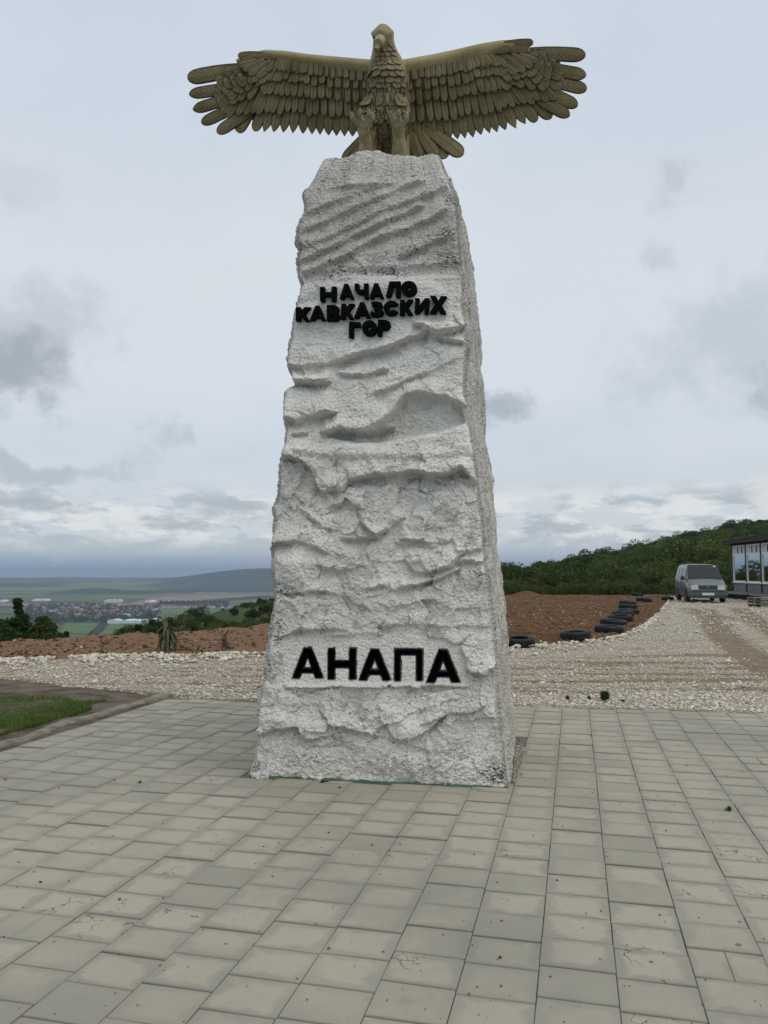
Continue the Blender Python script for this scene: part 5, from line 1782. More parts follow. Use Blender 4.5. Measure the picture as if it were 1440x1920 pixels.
for k in range(5):
    x0, x1 = bays[k], bays[k + 1]
    post = bbox('post', x0 - .07, x0 + .07, -.10, .06, FL, HW, M['wooddark'])
    fr = empty_ = None
    win = bbox('window', x0 + .08, x1 - .08, -.06, .02, HS - .09, HS, M['white'])
    bbox('frame', x0 + .08, x0 + .15, -.06, .03, HS, HW - .02, M['white'], win)
    bbox('frame', x1 - .15, x1 - .08, -.06, .03, HS, HW - .02, M['white'], win)
    bbox('transom', x0 + .15, x1 - .15, -.06, .04, HT, HT + .09, M['white'], win)
    bbox('frame', x0 + .15, x1 - .15, -.06, .03, HW - .09, HW - .02, M['white'], win)
    bbox('sill', x0 + .02, x1 - .02, .0, .10, HS - .13, HS - .07, M['white'], win)
    bbox('pane', x0 + .15, x1 - .15, -.03, -.018, HS, HT, None, win)
    bbox('transom_panel', x0 + .15, x1 - .15, -.03, -.018, HT + .09, HW - .09, M['blind'], win)
    for q in (.33, .66):
        xm = x0 + .15 + (x1 - x0 - .3) * q
        bbox('glazing_bar', xm - .05, xm + .05, -.05, .025, HT + .09, HW - .09, M['white'], win)
        bbox('dark_strip', xm + .09, xm + .17, -.015, .014, HT + .13, HW - .13, M['shade'], win)
    bbox('blind', x0 + .1, x1 - .1, -.34, -.32, HS - .02, HT + (.1 if k != 1 else -.3), M['blind'], win)
    nb_ = 9
    for j in range(nb_):
        a = x0 - .0 + 2.5 * j / nb_
        bbox('plank', a + .006, a + 2.5 / nb_ - .006, -.05, .012 + .006 * (j % 2), FL, HS - .135, M['woodgrey'])
m, t = new_mat('window_glass')
fz = t.n('ShaderNodeFresnel', {'IOR': 1.55})
gl = t.n('ShaderNodeBsdfGlossy', {'Color': (.9, .93, .95, 1), 'Roughness': .03})
tb_ = t.n('ShaderNodeBsdfTransparent', {'Color': (.75, .80, .82, 1)})
mx = t.n('ShaderNodeMixShader', {0: t.math('ADD', t.math('MULTIPLY', fz.outputs[0], .6), .60), 1: tb_.outputs[0], 2: gl.outputs[0]})
t.n('ShaderNodeOutputMaterial', {0: mx.outputs[0]})
M['glass'] = m
for o in bpy.data.objects:
    if o.name.split('.')[0] == 'pane' and not o.data.materials: o.data.materials.append(m)
# corner post of an old rail
gp = B0 + BD * .5 + BN * 1.35
t_ = empty('rail_post', (gp.x, gp.y, 0), 'short grey wooden post with a pale cap at the pavilion corner', 'post')
mb = MB(); mb.box((0, 0, .68), (.16, .16, 1.36)); mb.build('post', M['woodgrey'], t_)
mb = MB(); mb.box((0, 0, 1.385), (.2, .2, .05)); mb.build('cap', M['white'], t_)

# low terrace of loose boards before the pavilion
def bl(x, y, z): return B0 + BD * x + BN * y + Vector((0, 0, z))
dk = empty('board_terrace', bl(0, 0, 0), 'low terrace of weathered boards running along the front of the pavilion', 'terrace')
dk.rotation_euler = BM.to_euler()
bbox('bearer', .3, 12, .25, .37, .02, .26, M['wooddark'], dk)
bbox('bearer', .3, 12, 1.1, 1.22, .02, .22, M['wooddark'], dk)
for j in range(44):
    x = .3 + j * .27
    bbox('plank', x, x + .245, .12 + rf.uniform(0, .06), 1.55 + rf.uniform(-.2, .25), .262 + rf.uniform(0, .01), .305 + rf.uniform(0, .02), M['woodgrey'] if rf.random() < .7 else M['wood'], dk)
heap = empty('board_heap', bl(2.8, 2.2, 0), 'untidy heap of dark wet boards beside the van', 'boards')
for k in range(13):
    L_ = rf.uniform(1.0, 2.2)
    c = (rf.uniform(-.9, .9), rf.uniform(-.5, .5), .05 + .03 * k)
    mb = MB(); mb.box(c, (L_, .16, .035), Matrix.Rotation(R_(rf.uniform(-35, 35)) + (1.2 if k % 3 == 0 else 0), 3, 'Z') @ Matrix.Rotation(R_(rf.uniform(-7, 7)), 3, 'Y'))
    mb.build('board', M['wooddark'] if k % 3 else M['wood'], heap)
def pallet(loc, rz, lab, n_):
    p_ = empty('pallet', loc, lab, 'pallet')
    p_.rotation_euler = (0, 0, rz)
    for q in range(n_):
        z = q * .145
        for k in range(3): 
            mb = MB(); mb.box((0, -.36 + .36 * k, z + .045), (1.2, .1, .09)); mb.build('block', M['wood'], p_)
        for k in range(7):
            mb = MB(); mb.box((-.54 + .18 * k, 0, z + .102), (.13, .8, .022)); mb.build('board', M['woodgrey'], p_)
q = ground(1434, 1137)
pallet((q.x, q.y, 0), .35, 'stack of grey wooden pallets at the edge of the gravel by the terrace', 3)

# ------------------------------------------------------------------ loose stones, clods, grass
def sample_px(n, px0, px1, d0, d1, power=1.0):
    """points spread evenly over the picture rather than over the land"""
    px = rng.uniform(px0, px1, n)
    u = rng.uniform(0, 1, n)
    d = 1 / (1 / d0 + (1 / d1 - 1 / d0) * u ** power)
    return px, d, (px - CX) / F * d
px, d, x = sample_px(85000, -60, 1500, 8.4, 46, 1.25)
keep = (d < front_d(px) + .2) & ~((x * T_AX.x + d * T_AX.y < _ip(x * S_AX.x + d * S_AX.y, [-5, 1, 11], [9.0, 9.66, 9.78])) & (x * S_AX.x + d * S_AX.y > -5.0))
sloc, tloc = x * S_AX.x + d * S_AX.y, x * T_AX.x + d * T_AX.y
keep &= ~((sloc < -4.9) & (tloc + .25 * (sloc + 5.2) < 9.35 + .3 * np.sin(sloc * 3)))
tk = track(x, d)
keep &= rng.uniform(0, 1, len(x)) > np.clip(tk * 1.5 + .25 * (fbm(P3(x * 1.3, d * 1.3), 3, seed=33) > .12), 0, .93)
px, d, x = px[keep], d[keep], x[keep]
sz = rng.lognormal(-4.3, .45, len(x)) * (1 + .02 * np.maximum(0, d - 12))
V, Fc = stones(P3(x, d, gravel_z(x, d) - .018 + sz * .25), sz)
tag(obj('gravel', mesh_np('gravel', V, Fc, M['gravel'])), kind='stuff')
# ridges of bigger white stones along the edges of the yard
Pb_ = []
for k in range(3000):
    pxx = rng.uniform(-60, 520)
    f = float(front_d(pxx))
    if perlin(np.array([[pxx * .02, 0, 5.]]))[0] + rng.uniform(-.4, .4) < .0: continue
    Pb_.append((pxx, f - abs(rng.normal(0, .40)) + .15))
for k in range(1900):
    pxx = rng.uniform(930, 1262) if k % 3 else rng.uniform(1180, 1262)
    f = float(front_d(pxx))
    if perlin(np.array([[pxx * .03, 2., 5.]]))[0] + rng.uniform(-.4, .4) < -.1: continue
    Pb_.append((pxx, f - abs(rng.normal(0, .07)) * f * .6 + .15))
for k in range(2600):
    pxx, f = rng.uniform(1190, 1500), rng.uniform(20, 46)
    if f < front_d(pxx): Pb_.append((pxx, f))
Pb_ = np.array(Pb_)
x = (Pb_[:, 0] - CX) / F * Pb_[:, 1]
sz = rng.lognormal(-3.75, .45, len(x)) * np.where(Pb_[:, 0] < 520, 1.0, .95) * (1 + .012 * np.maximum(0, Pb_[:, 1] - 14))
pile = .06 * np.exp(-((Pb_[:, 1] - front_d(Pb_[:, 0])) / .35) ** 2)
V, Fc = stones(P3(x, Pb_[:, 1], gravel_z(x, Pb_[:, 1]) + pile * .6 + sz * .2), sz, ico=True)
tag(obj('white_rubble', mesh_np('white_rubble', V, Fc, M['bigstone'])), kind='stuff')
# clods and pale stones on the red soil
px, d, x = sample_px(15000, -60, 1300, 13.8, 50, .8)
keep = (d > front_d(px) + .15) & (d < edge_d(px) + .3)
px, d, x = px[keep], d[keep], x[keep]
sz = np.minimum(rng.lognormal(-3.6, .5, len(x)) * (1 + .015 * (d - 14)), .075)
V, Fc = stones(P3(x, d, dirt_z(px, d) + sz * .15), sz, flat=.8)
tag(obj('soil_clods', mesh_np('soil_clods', V, Fc, M['clod'])), kind='stuff')
sel = rng.uniform(0, 1, len(x)) < .022
V, Fc = stones(P3(x, d, dirt_z(px, d) + .02)[sel], np.minimum(sz[sel], .04) * .95, ico=True)
tag(obj('pale_stones', mesh_np('pale_stones', V, Fc, M['bigstone'])), kind='stuff')
# a few stones and crumbs lying on the slabs and verge
n = 420
px, py = rng.uniform(0, 1440, n), 1320 + 600 * rng.uniform(0, 1, n) ** 1.2
PP = np.array([ground(a, b) for a, b in zip(px, py)])
sz = rng.lognormal(-5.5, .5, n)
V, Fc = stones(PP + np.array((0, 0, .003)), sz)
tag(obj('crumbs', mesh_np('crumbs', V, Fc, M['clod'])), kind='stuff')
# rubble in the gap between pillar and slabs
n = 1500
a, b = rng.uniform(0, 1, n), rng.uniform(0, 1, n)
g1 = np.array(M0) + np.outer(.97 + .10 * a, np.array(U)) - np.outer(.05 + 1.4 * b, np.array(N))
g2 = np.array(M0) + np.outer(-1.0 + .12 * a, np.array(U)) - np.outer(-.02 + .5 * b, np.array(N))
PP = np.where((np.arange(n) % 3 > 0)[:, None], g1, g2)
PP[:, 2] = -.010
V, Fc = stones(PP, rng.lognormal(-4.55, .4, n))
tag(obj('joint_rubble', mesh_np('joint_rubble', V, Fc, M['rubble'])), kind='stuff')

def blades(P, h, wd_, lean=.5):
    n = len(P)
    a = rng.uniform(0, 2 * np.pi, n)
    dr_ = np.stack([np.cos(a), np.sin(a), np.zeros(n)], -1)
    si = np.stack([-np.sin(a), np.cos(a), np.zeros(n)], -1) * wd_[:, None] * .5
    up_ = np.array((0, 0, 1.0))
    l_ = (lean * rng.uniform(.2, 1.2, n) * h)[:, None]
    p1 = P + up_ * (h * .55)[:, None] + dr_ * l_ * .35
    p2 = P + up_ * h[:, None] * .92 + dr_ * l_
    V = np.stack([P - si, P + si, p1 + si * .8, p1 - si * .8, p2 + si * .12, p2 - si * .12], 1)
    f = np.array([(0, 1, 2, 3), (3, 2, 4, 5)])
    return V.reshape(-1, 3), (f[None] + (np.arange(n) * 6)[:, None, None]).reshape(-1, 4)
n = 85000
sg, tg = -5.52 - 3.9 * rng.uniform(0, 1, n) ** 1.25, rng.uniform(4.5, 9.3, n)
X_, Y_ = sg * S_AX.x + tg * T_AX.x, sg * S_AX.y + tg * T_AX.y
gmask = fbm(P3(X_ * 1.2, Y_ * 1.2), 4, seed=44) + .55 * sstep(8.6, 7.4, tg + .28 * (sg + 5.5)) - .30 * (sg > -5.7) 
wedge = tg + .30 * (sg + 5.5) < 8.62 - .25 * np.abs(sg + 5.6)
k = (gmask > -.02) & wedge
X_, Y_ = X_[k], Y_[k]
h = rng.uniform(.02, .06, len(X_)) * (1 + .6 * np.clip(fbm(P3(X_ * 2, Y_ * 2), 2, seed=46), 0, 1))
V, Fc = blades(P3(X_, Y_, -.03), h, rng.uniform(.004, .009, len(X_)))
tag(obj('grass', mesh_np('grass', V, Fc, M['grass'])), kind='stuff')

# ------------------------------------------------------------------ small plants
def weed(px, py, r, h, lab, n=60):
    p = ground(px, py)
    V, Fc = [(0, 0, -.005)], []
    for k in range(n):
        a, e, l_ = rf.uniform(0, 6.28), rf.uniform(.15, 1.4), rf.uniform(.5, 1.1)
        tip = Vector((math.cos(a) * math.cos(e) * r, math.sin(a) * math.cos(e) * r, math.sin(e) * h)) * l_
        sd_ = Vector((-math.sin(a), math.cos(a), rf.uniform(-.4, .4))) * r * .16
        i = len(V)
        V += [tuple(tip * .62 + sd_), tuple(tip), tuple(tip * .62 - sd_)]
        Fc.append((0, i, i + 1, i + 2))
    o = obj('weed', mesh_np('weed', V, Fc, M['weed']), None, (p.x, p.y, 0))
    tag(o, lab, 'weed', 'weeds at the paving')
weed(1134, 1312, .10, .14, 'largest leafy weed at the far edge of the paving', 90)
weed(1064, 1311, .05, .06, 'small weed at the paving edge midway between pillar and largest weed', 40)
weed(1105, 1310, .05, .05, 'faint weed just left of the largest weed at the paving edge', 30)
weed(1027, 1309, .05, .03, 'low weed at the paving edge nearest the pillar', 30)
weed(1168, 1315, .05, .03, 'low weed just right of the largest weed at the paving edge', 30)
weed(1366, 1519, .035, .035, 'tiny green weed in a joint between slabs far right', 40)
weed(606, 1466, .05, .015, 'flat weed in the joint at the foot of the pillar front', 26)
weed(636, 1477, .03, .012, 'tiny weed on the slabs just before the pillar front', 18)
weed(262, 1467, .03, .015, 'tiny dry weed alone in a joint left of the pillar', 18)

def sword_plant(px, py, h, n, lab, fallen=.5, name='sword_leaf_plant', cat='plant', wd_=.05):
    p = ground(px, py)
    pz = float(dirt_z(np.array([px]), np.array([p.y]))[0])
    root = empty(name, (p.x, p.y, max(0, pz) - .02), lab, cat)
    mb = MB(); mb.tube([(0, 0, 0), (.01, 0, h * .35), (.0, .02, h * .62)], [.07, .06, .04], 8); mb.build('stem', M['drystem'], root)
    for k in range(n):
        a = 2.4 * k + rf.uniform(-.3, .3)
        z0 = h * rf.uniform(.25, .62)
        el = rf.uniform(-.2, 1.3) if rf.random() > fallen else rf.uniform(-1.2, .1)
        Ls = h * rf.uniform(.45, .75)
        q0 = Vector((0, 0, z0))
        pts = [q0]
        e = max(el, .2)
        for j in range(5):
            pts.append(pts[-1] + Vector((math.cos(a) * math.cos(e), math.sin(a) * math.cos(e), math.sin(e))) * Ls / 5)
            e += (el - e) * .5 - (.55 if el < .1 else .25)
            if pts[-1].z < .02: pts[-1].z = .02
        sd_ = Vector((-math.sin(a), math.cos(a), 0))
        vs = []
        for j, q in enumerate(pts):
            ww = wd_ * (1, 1.1, 1, .8, .5, .08)[j]
            vs += [q - sd_ * ww, q + Vector((0, 0, -.012)), q + sd_ * ww]
        mb = MB(); mb.add(vs, [tuple(q) for q in grid_faces(3, 6).tolist()])
        mb.build('leaf', M['yucca'], root)
sword_plant(312, 1226, .74, 56, 'drooping faded sword leaved plant on the edge of the red soil', .86, wd_=.024)
sword_plant(421, 1224, .36, 11, 'small upright spiky plant on the red soil near the pillar', .1, wd_=.02)
def sticks(px, py, h, n, lab):
    p = ground(px, py)
    root = empty('dry_sapling', (p.x, p.y, 0), lab, 'sapling')
    for k in range(n):
        a = rf.uniform(0, 6.3)
        MB().tube([(0, 0, -.05), (.03 * math.cos(a), .03 * math.sin(a), h * .5), (.16 * math.cos(a) * k, .1 * math.sin(a), h * rf.uniform(.7, 1))], [.012, .009, .004], 5).build('twig', M['drystem'], root)
    n = 24
    g = rng.normal(size=(n, 3)) * np.array((.12, .1, .02)); g[:, 2] = np.abs(g[:, 2]) + .02
    V, Fc = leaf_quads(g, rng.uniform(.02, .05, n))
    obj('leaves', mesh_np('leaves', V, Fc, M['weed']), root)
sticks(191, 1229, .36, 3, 'thin dry sapling with low leaves on the red soil at left')
sticks(371, 1225, .24, 2, 'short dry stick sapling between the two spiky plants')
sticks(347, 1190, .42, 2, 'bare leaning twig sapling just behind the drooping plant')
sticks(66, 1232, .26, 1, 'single thin stick sapling far left at the edge of the red soil')

# ------------------------------------------------------------------ trees and scrub
def crown_points(n, Rw, z0, z1, lumps, seed, shape):
    r = np.random.default_rng(seed)
    t_ = np.sort(r.uniform(0, 1, lumps))
    t_[-1] = .96
    if shape == 'ragged': t_[-5:] = (.70, .77, .84, .90, .96)
    prof = (1 - .82 * t_) if shape == 'ragged' else np.sqrt(np.clip(1 - (1.9 * t_ - .9) ** 2, .05, 1))
    a = r.uniform(0, 6.28, lumps)
    ro = Rw * prof * np.sqrt(r.uniform(.1, 1, lumps)) * .8
    if shape == 'ragged': ro[-4:] *= .5
    c = np.stack([ro * np.cos(a), ro * np.sin(a), z0 + (z1 - z0) * t_ * .93], -1)
    rad = np.maximum(Rw * .16, Rw * prof * r.uniform(.42, .68, lumps))
    k = r.integers(0, lumps, n)
    v = r.normal(size=(n, 3))
    v /= np.linalg.norm(v, axis=1)[:, None]
    p = c[k] + v * (rad[k] * r.uniform(.5, 1.05, n))[:, None] * np.array((1, 1, .8))
    return p


def tree(name, px, d, top_py, wpx, lab, mat_, group, n=2600, leaf=.16, lumps=16, cat='tree', z=None, parts=True, seed=1, shape='round'):
    x = (px - CX) / F * d
    if z is None: z = float(hill_z(np.array([px]), np.array([float(d)]))[0])
    top = EYE - (top_py - 1070) * d / F
    H_ = max(1.2, top - z)
    Rw = wpx / F * d / 2
    root = empty(name, (x, d, z), lab, cat, group)
    P_ = crown_points(n, Rw, H_ * .22, H_, lumps, seed, shape)
    V, Fc = leaf_quads(P_, rng.uniform(.7, 1.3, n) * leaf)
    mb = MB()
    r = random.Random(seed)
    mb.tube([(0, 0, -.4), (.03 * H_, 0, H_ * .3), (0, .02 * H_, H_ * .65), (.01 * H_, 0, H_ * .82)], [.02 * H_, .016 * H_, .010 * H_, .003 * H_], 8)
    for k in range(7):
        a = r.uniform(0, 6.28)
        z0 = H_ * r.uniform(.22, .6)
        mb.tube([(0, 0, z0), (math.cos(a) * Rw * .4, math.sin(a) * Rw * .4, z0 + H_ * .14), (math.cos(a) * Rw * .8, math.sin(a) * Rw * .8, z0 + H_ * .22)], [.014 * H_, .010 * H_, .004 * H_], 6)
    mb.build('trunk', M['bark'], root)
    obj('crown', mesh_np('crown', V, Fc, mat_), root)
    return root
G1 = 'trees beyond the red soil at left'
tree('tree', 36, 44, 1108, 104, 'tallest dark tree at left with a narrow ragged top beyond the red soil', M['leafdark'], G1, 7500, .085, 40, seed=3, shape='ragged')
tree('tree', -8, 46, 1134, 90, 'dark tree cut by the left edge of the view', M['leafdark'], G1, 6000, .085, 30, seed=4, shape='ragged')
tree('tree', 78, 45, 1146, 80, 'rounded green tree just right of the tallest tree at left', M['leafmid'], G1, 6000, .08, 26, seed=5)
tree('tree', 106, 47, 1164, 60, 'lowest bushy tree at the right end of the left clump', M['leafmid'], G1, 4500, .08, 20, seed=6)
tree('tree', 14, 40, 1158, 64, 'pale green bush with bare stems below the tallest left tree', M['leafmid'], G1, 5000, .075, 22, seed=7)
tree('tree', 52, 48, 1150, 80, 'dark filling bush right behind the tallest tree at left', M['leafdark'], G1, 5000, .085, 26, seed=8)
tree('tree', 124, 52, 1172, 40, 'small low bush nearest the green field at the end of the left clump', M['leafdark'], G1, 2600, .085, 18, seed=9)
tree('tree', 90, 41, 1163, 70, 'pale low bush in front of the rounded green tree at left', M['leafmid'], G1, 5000, .07, 24, seed=10)
tree('tree', -14, 41, 1160, 80, 'pale low bush cut by the left edge of the view', M['leafmid'], G1, 4500, .07, 22, seed=12)
G2 = 'bushes on the slope behind the drooping plant'
for i, (a, d_, tp_, w_2, lab) in enumerate([(232, 74, 1172, 42, 'leftmost bright green bush on the slope behind the soil berm'), (262, 78, 1166, 46, 'bright green bush left of the drooping plant top'), (296, 80, 1156, 52, 'tallest bush on the slope above the drooping plant'), (332, 84, 1160, 46, 'green bush on the slope right of the drooping plant'), (364, 95, 1168, 36, 'small low bush on the slope left of the spiky plant'), (158, 190, 1180, 15, 'tiny lone tree before the green field in the valley')]):
    tree('bush', a, d_, tp_, w_2, lab, M['leafmid'], G2, 3200, .13 if d_ < 100 else .35, 20, 'bush', seed=20 + i)
G3 = 'dark bushes standing out on the grassy slope'
for i, (a, d_, tp_, w_2, lab) in enumerate([(441, 160, 1144, 19, 'round dark bush in the middle of the grassy slope left of the pillar'), (497, 165, 1140, 22, 'round dark bush on the slope touching the edge of the pillar'), (476, 158, 1149, 26, 'brownish wide bush between two round dark ones on the slope'), (420, 178, 1141, 12, 'small dark bush on the skyline of the grassy slope'), (488, 182, 1122, 8, 'tiny bush alone on the skyline by the pillar'), (378, 165, 1150, 16, 'dark bush low on the left shoulder of the slope')]):
    tree('bush', a, d_, tp_, w_2, lab, M['leafdark'], G3, 900, .26, 14, 'bush', seed=40 + i)
G4 = 'trees on the skyline of the hill'
for i, (a, tp_, w_2, lab) in enumerate([(955, 1074, 16, 'leftmost skyline bush next to the pillar edge'), (1005, 1068, 16, 'low bush on the skyline right of the pillar'), (1053, 1057, 19, 'round tree on the skyline about midway to the van'), (1118, 1043, 20, 'wide tree on the skyline left of the van'), (1163, 1035, 18, 'tree on the skyline in a gap left of the van'), (1216, 1022, 20, 'tree on the skyline straight above the last tyres'), (1248, 1012, 24, 'feathery tree sticking up highest on the skyline left of the van'), (1285, 1003, 26, 'broad dark tree on the skyline above the van'), (1330, 996, 24, 'tree on the skyline right above the van roof'), (1362, 989, 24, 'tree on the skyline above the corner of the pavilion roof'), (1398, 982, 28, 'tree on the skyline over the pavilion roof'), (1432, 976, 26, 'rightmost skyline tree at the edge of the view')]):
    tree('tree', a, float(ridge_d(a)) - 4, tp_, w_2, lab, M['leafdark'], G4, 1300, .30, 16, seed=60 + i)

# scrub covering the slopes: one mass
M['scrub'], t = new_mat('scrub_leaves')
tn = t.n('ShaderNodeObjectInfo').outputs['Random']
ri = t.n('ShaderNodeNewGeometry').outputs['Random Per Island']
c = t.mix(tn, (0.020, 0.038, 0.013), (0.105, 0.140, 0.042))
c = t.mix(t.math('MULTIPLY', ri, .45), c, (0.065, 0.088, 0.026))
d_n = t.n('ShaderNodeBsdfDiffuse', {0: c})
t_n = t.n('ShaderNodeBsdfTranslucent', {0: c})
t.n('ShaderNodeOutputMaterial', {0: t.n('ShaderNodeMixShader', {0: .2, 1: d_n.outputs[0], 2: t_n.outputs[0]}).outputs[0]})
bush_shapes = bpy.data.collections.new('bush_shapes')
for q in range(7):
    r = np.random.default_rng(200 + q)
    nl = 7
    c_ = np.stack([r.normal(0, .42, nl), r.normal(0, .42, nl), r.uniform(.25, .75, nl)], -1)
    n = 2600
    k = r.integers(0, nl, n)
    v = r.normal(size=(n, 3)); v /= np.linalg.norm(v, axis=1)[:, None]
    P_ = c_[k] + v * (r.uniform(.33, .55, nl)[k] * r.uniform(.75, 1.04, n))[:, None]
    P_ = P_[P_[:, 2] > -.05]
    V, Fc = leaf_quads(P_, r.uniform(.028, .065, len(P_)))
    bush_shapes.objects.link(bpy.data.objects.new('bush_shape', mesh_np('bush_shape', V, Fc, M['scrub'])))


def scrub(name, px0, px1, n, dmin, size, seed, dens=None):
    r = np.random.default_rng(seed)
    px = r.uniform(px0, px1, n)
    E, Rd = edge_d(px), ridge_d(px)
    d = E + dmin + (Rd + 6 - E - dmin) * r.uniform(0, 1, n) ** .85
    x = (px - CX) / F * d
    if dens is not None:
        keep = fbm(P3(x * .05, d * .05), 3, seed=seed) > dens
        px, d, x, E = px[keep], d[keep], x[keep], E[keep]
    s = size * r.lognormal(0, .36, len(x)) * (.5 + .5 * np.clip((d - E) / 70, 0, 1))
    me = bpy.data.meshes.new(name)
    P_ = P3(x, d, hill_z(px, d) - .08 * s)
    me.vertices.add(len(P_))
    me.vertices.foreach_set('co', np.ascontiguousarray(P_, np.float32).ravel())
    attr(me, 'size', s)
    attr(me, 'turn', r.uniform(0, 6.28, len(x)))
    o = obj(name, me)
    tag(o, kind='stuff')
    g = bpy.data.node_groups.new(name, 'GeometryNodeTree')
    g.interface.new_socket('Geometry', in_out='INPUT', socket_type='NodeSocketGeometry')
    g.interface.new_socket('Geometry', in_out='OUTPUT', socket_type='NodeSocketGeometry')
    nn_, ln = g.nodes.new, g.links.new
    gi, go_ = nn_('NodeGroupInput'), nn_('NodeGroupOutput')
    ci = nn_('GeometryNodeCollectionInfo')
    ci.inputs['Collection'].default_value = bush_shapes
    ci.inputs['Separate Children'].default_value = True
    ci.inputs['Reset Children'].default_value = True
    ip = nn_('GeometryNodeInstanceOnPoints')
    ip.inputs['Pick Instance'].default_value = True
    a1, a2 = nn_('GeometryNodeInputNamedAttribute'), nn_('GeometryNodeInputNamedAttribute')
    a1.data_type = a2.data_type = 'FLOAT'
    a1.inputs['Name'].default_value, a2.inputs['Name'].default_value = 'size', 'turn'
    cx = nn_('ShaderNodeCombineXYZ')
    ln(gi.outputs[0], ip.inputs['Points'])
    ln(ci.outputs[0], ip.inputs['Instance'])
    ln(a1.outputs[0], ip.inputs['Scale'])
    ln(a2.outputs[0], cx.inputs[2])
    ln(cx.outputs[0], ip.inputs['Rotation'])
    ln(ip.outputs[0], go_.inputs[0])
    o.modifiers.new('scatter', 'NODES').node_group = g
scrub('hill_scrub', 920, 1540, 3600, 2.5, 1.6, 71)
scrub('low_scrub', 930, 1540, 3200, 1.5, .75, 72)
scrub('slope_scrub', 200, 720, 2600, 40, .55, 73, -.2)
scrub('slope_bushes', 200, 720, 700, 60, 1.05, 74, .0)

# ------------------------------------------------------------------ town in the valley
hv = {}
def house_mesh(c_roof, k):
    mb = MB()
    a, b, h, r_ = 5.5, 4.2, 4.2, 3.0
    mb.add([(-a, -b, 0), (a, -b, 0), (a, b, 0), (-a, b, 0), (-a, -b, h), (a, -b, h), (a, b, h), (-a, b, h)], [(0, 1, 5, 4), (1, 2, 6, 5), (2, 3, 7, 6), (3, 0, 4, 7)])
    me_w = mb
    mb.add([(-a - .4, -b - .5, h - .2), (a + .4, -b - .5, h - .2), (a + .4, b + .5, h - .2), (-a - .4, b + .5, h - .2), (-a - .4, 0, h + r_), (a + .4, 0, h + r_)], [(0, 1, 5, 4), (2, 3, 4, 5), (1, 2, 5), (3, 0, 4)])
    me = mb.mesh('house', M['housewall'])
    me.materials.append(c_roof)
    for i, p in enumerate(me.polygons):
        if i >= 4: p.material_index = 1
    return me
M['housewall'] = simple('house_wall', (0.50, 0.46, 0.41), .9, .2, .05, 0)
roofs = [simple('house_roof', c, .85, .2, .3, 0) for c in ((0.16, 0.075, 0.055), (0.13, 0.12, 0.12), (0.20, 0.11, 0.09), (0.33, 0.33, 0.34), (0.10, 0.11, 0.14))]
HM = [house_mesh(r_, k) for k, r_ in enumerate(roofs)]
hp = []
while len(hp) < 520:
    a, y = rf.uniform(62, 300), rf.uniform(1137.5, 1160)
    if a > 270 and y > 1150: continue
    if rf.random() > .35 + .65 * sstep(60, 200, a): continue
    hp.append((a, y))
while len(hp) < 640:
    a = rf.uniform(295, 430)
    hp.append((a, 1134.5 + rf.uniform(0, 5) + (430 - a) * .012))
hp.sort(key=lambda q: -q[1])
GT = 'houses of the valley town'
rest_v, rest_f = [], []
cols = ['dark red', 'dark grey', 'red brown', 'pale grey', 'slate blue']
for i, (a, y) in enumerate(hp):
    p = ground(a, y, VAL)
    k = rf.choices(range(5), (5, 4, 3, 2, 2))[0]
    sc = rf.uniform(.8, 1.35)
    if i < 290:
        o = obj('house', HM[k], None, (p.x, p.y, VAL))
        o.rotation_euler = (0, 0, rf.choice((0, 1.57)) + rf.uniform(-.3, .3) + .4)
        o.scale = (sc, sc, sc)
        tag(o, 'small far house with a %s roof among the trees of the valley town' % cols[k], 'house', GT + ', ' + cols[k] + ' roofs')
    else:
        a_ = rf.uniform(0, 3)
        mm = HM[k]
        b = len(rest_v)
        for v in mm.vertices:
            q = Matrix.Rotation(a_, 3, 'Z') @ v.co * sc
            rest_v.append((q.x + p.x, q.y + p.y, q.z + VAL))
        for pl_ in mm.polygons: rest_f.append((tuple(i_ + b for i_ in pl_.vertices), pl_.material_index * (k + 1)))
me = bpy.data.meshes.new('far_houses')
me.from_pydata(rest_v, [], [f for f, _ in rest_f])
for m_ in [M['housewall']] + roofs: me.materials.append(m_)
for pl_, (_, mi) in zip(me.polygons, rest_f): pl_.material_index = mi
tag(obj('far_houses', me), kind='stuff')
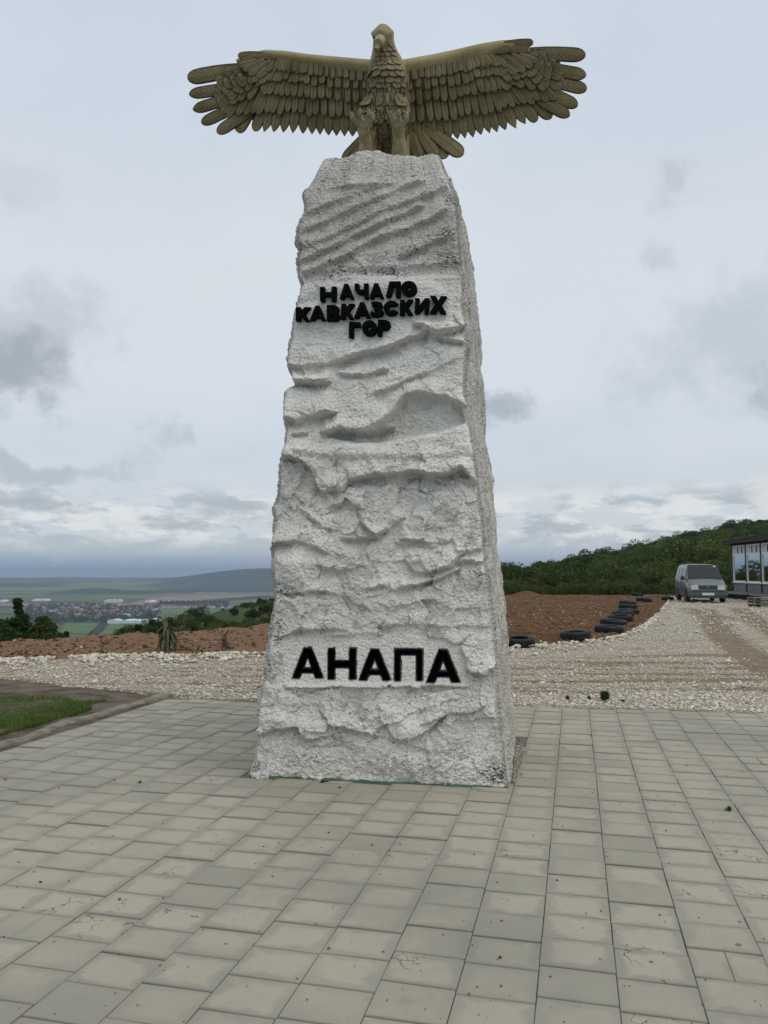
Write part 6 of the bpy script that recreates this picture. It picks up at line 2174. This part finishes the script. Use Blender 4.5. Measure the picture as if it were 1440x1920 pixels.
# greenhouses and long sheds
def shed(x0, x1, y, h, c, lab, name='shed', dpt=22):
    p0, p1 = ground(x0, y, VAL), ground(x1, y, VAL)
    w_3 = (p1 - p0).length
    mb = MB(); mb.box((w_3 / 2, dpt / 2, h / 2), (w_3, dpt, h))
    nb_ = max(1, int(w_3 / 18))
    root = empty(name, p0, lab, name)
    mb.build('wall', simple('shed_wall', c, .6, .08, .1, 0), root)
    for k in range(nb_):
        mb = MB()
        a, b = w_3 * k / nb_, w_3 * (k + 1) / nb_
        mb.add([(a, -.3, h), (b, -.3, h), ((a + b) / 2, -.3, h + 2.2), (a, dpt + .3, h), (b, dpt + .3, h), ((a + b) / 2, dpt + .3, h + 2.2)], [(0, 1, 2), (3, 5, 4), (0, 2, 5, 3), (1, 4, 5, 2)])
        mb.build('roof', simple('shed_roof', tuple(min(.8, q * 1.1) for q in c), .5, .06, .1, 0), root)
shed(201, 222, 1169.5, 8, (.62, .62, .60), 'white two storey block at the left end of the greenhouses in the valley', 'white_block', 30)
shed(223, 262, 1169, 6, (.52, .66, .64), 'long pale greenhouse roofs beside the white block in the valley', 'greenhouse', 60)
shed(266, 292, 1167, 6, (.56, .66, .66), 'shorter pale greenhouse right of the long one in the valley', 'greenhouse', 50)
shed(60, 87, 1127.6, 7, (.66, .66, .64), 'long white shed far off in the valley fields at left', 'shed', 40)
shed(-4, 7, 1129.5, 7, (.66, .66, .64), 'white shed far off at the left edge of the view', 'shed', 40)
shed(195, 224, 1130, 9, (.60, .60, .58), 'pale works building at the far edge of the town', 'works_building', 40)
shed(272, 288, 1130, 7, (.66, .66, .64), 'small white hall on the edge of the ploughed field', 'hall', 40)
# trees of the town: one mass
n = 900
a = rng.uniform(50, 430, n)
y = np.where(a < 300, rng.uniform(1136.5, 1168, n), rng.uniform(1131, 1139, n))
PP = np.array([ground(q, s_, VAL) for q, s_ in zip(a, y)])
k = np.repeat(np.arange(n), 26)
v = rng.normal(size=(len(k), 3)); v /= np.linalg.norm(v, axis=1)[:, None]
R1 = rng.uniform(3.5, 7, n)
P_ = PP[k] + v * R1[k][:, None] * rng.uniform(.6, 1, (len(k), 1)) + np.array((0, 0, 1)) * R1[k][:, None]
V, Fc = leaf_quads(P_, R1[k] * .45)
tag(obj('town_trees', mesh_np('town_trees', V, Fc, M['leafdark'])), kind='stuff')
big = sorted([(sum(len(p.vertices) - 2 for p in o.data.polygons), o.name) for o in COL.objects if o.type == 'MESH' and len(o.data.polygons) > 3000], reverse=True)[:9]
print('tris', big, sum(sum(len(p.vertices) - 2 for p in o.data.polygons) for o in COL.objects if o.type == 'MESH' and len(o.data.polygons) > 3000))
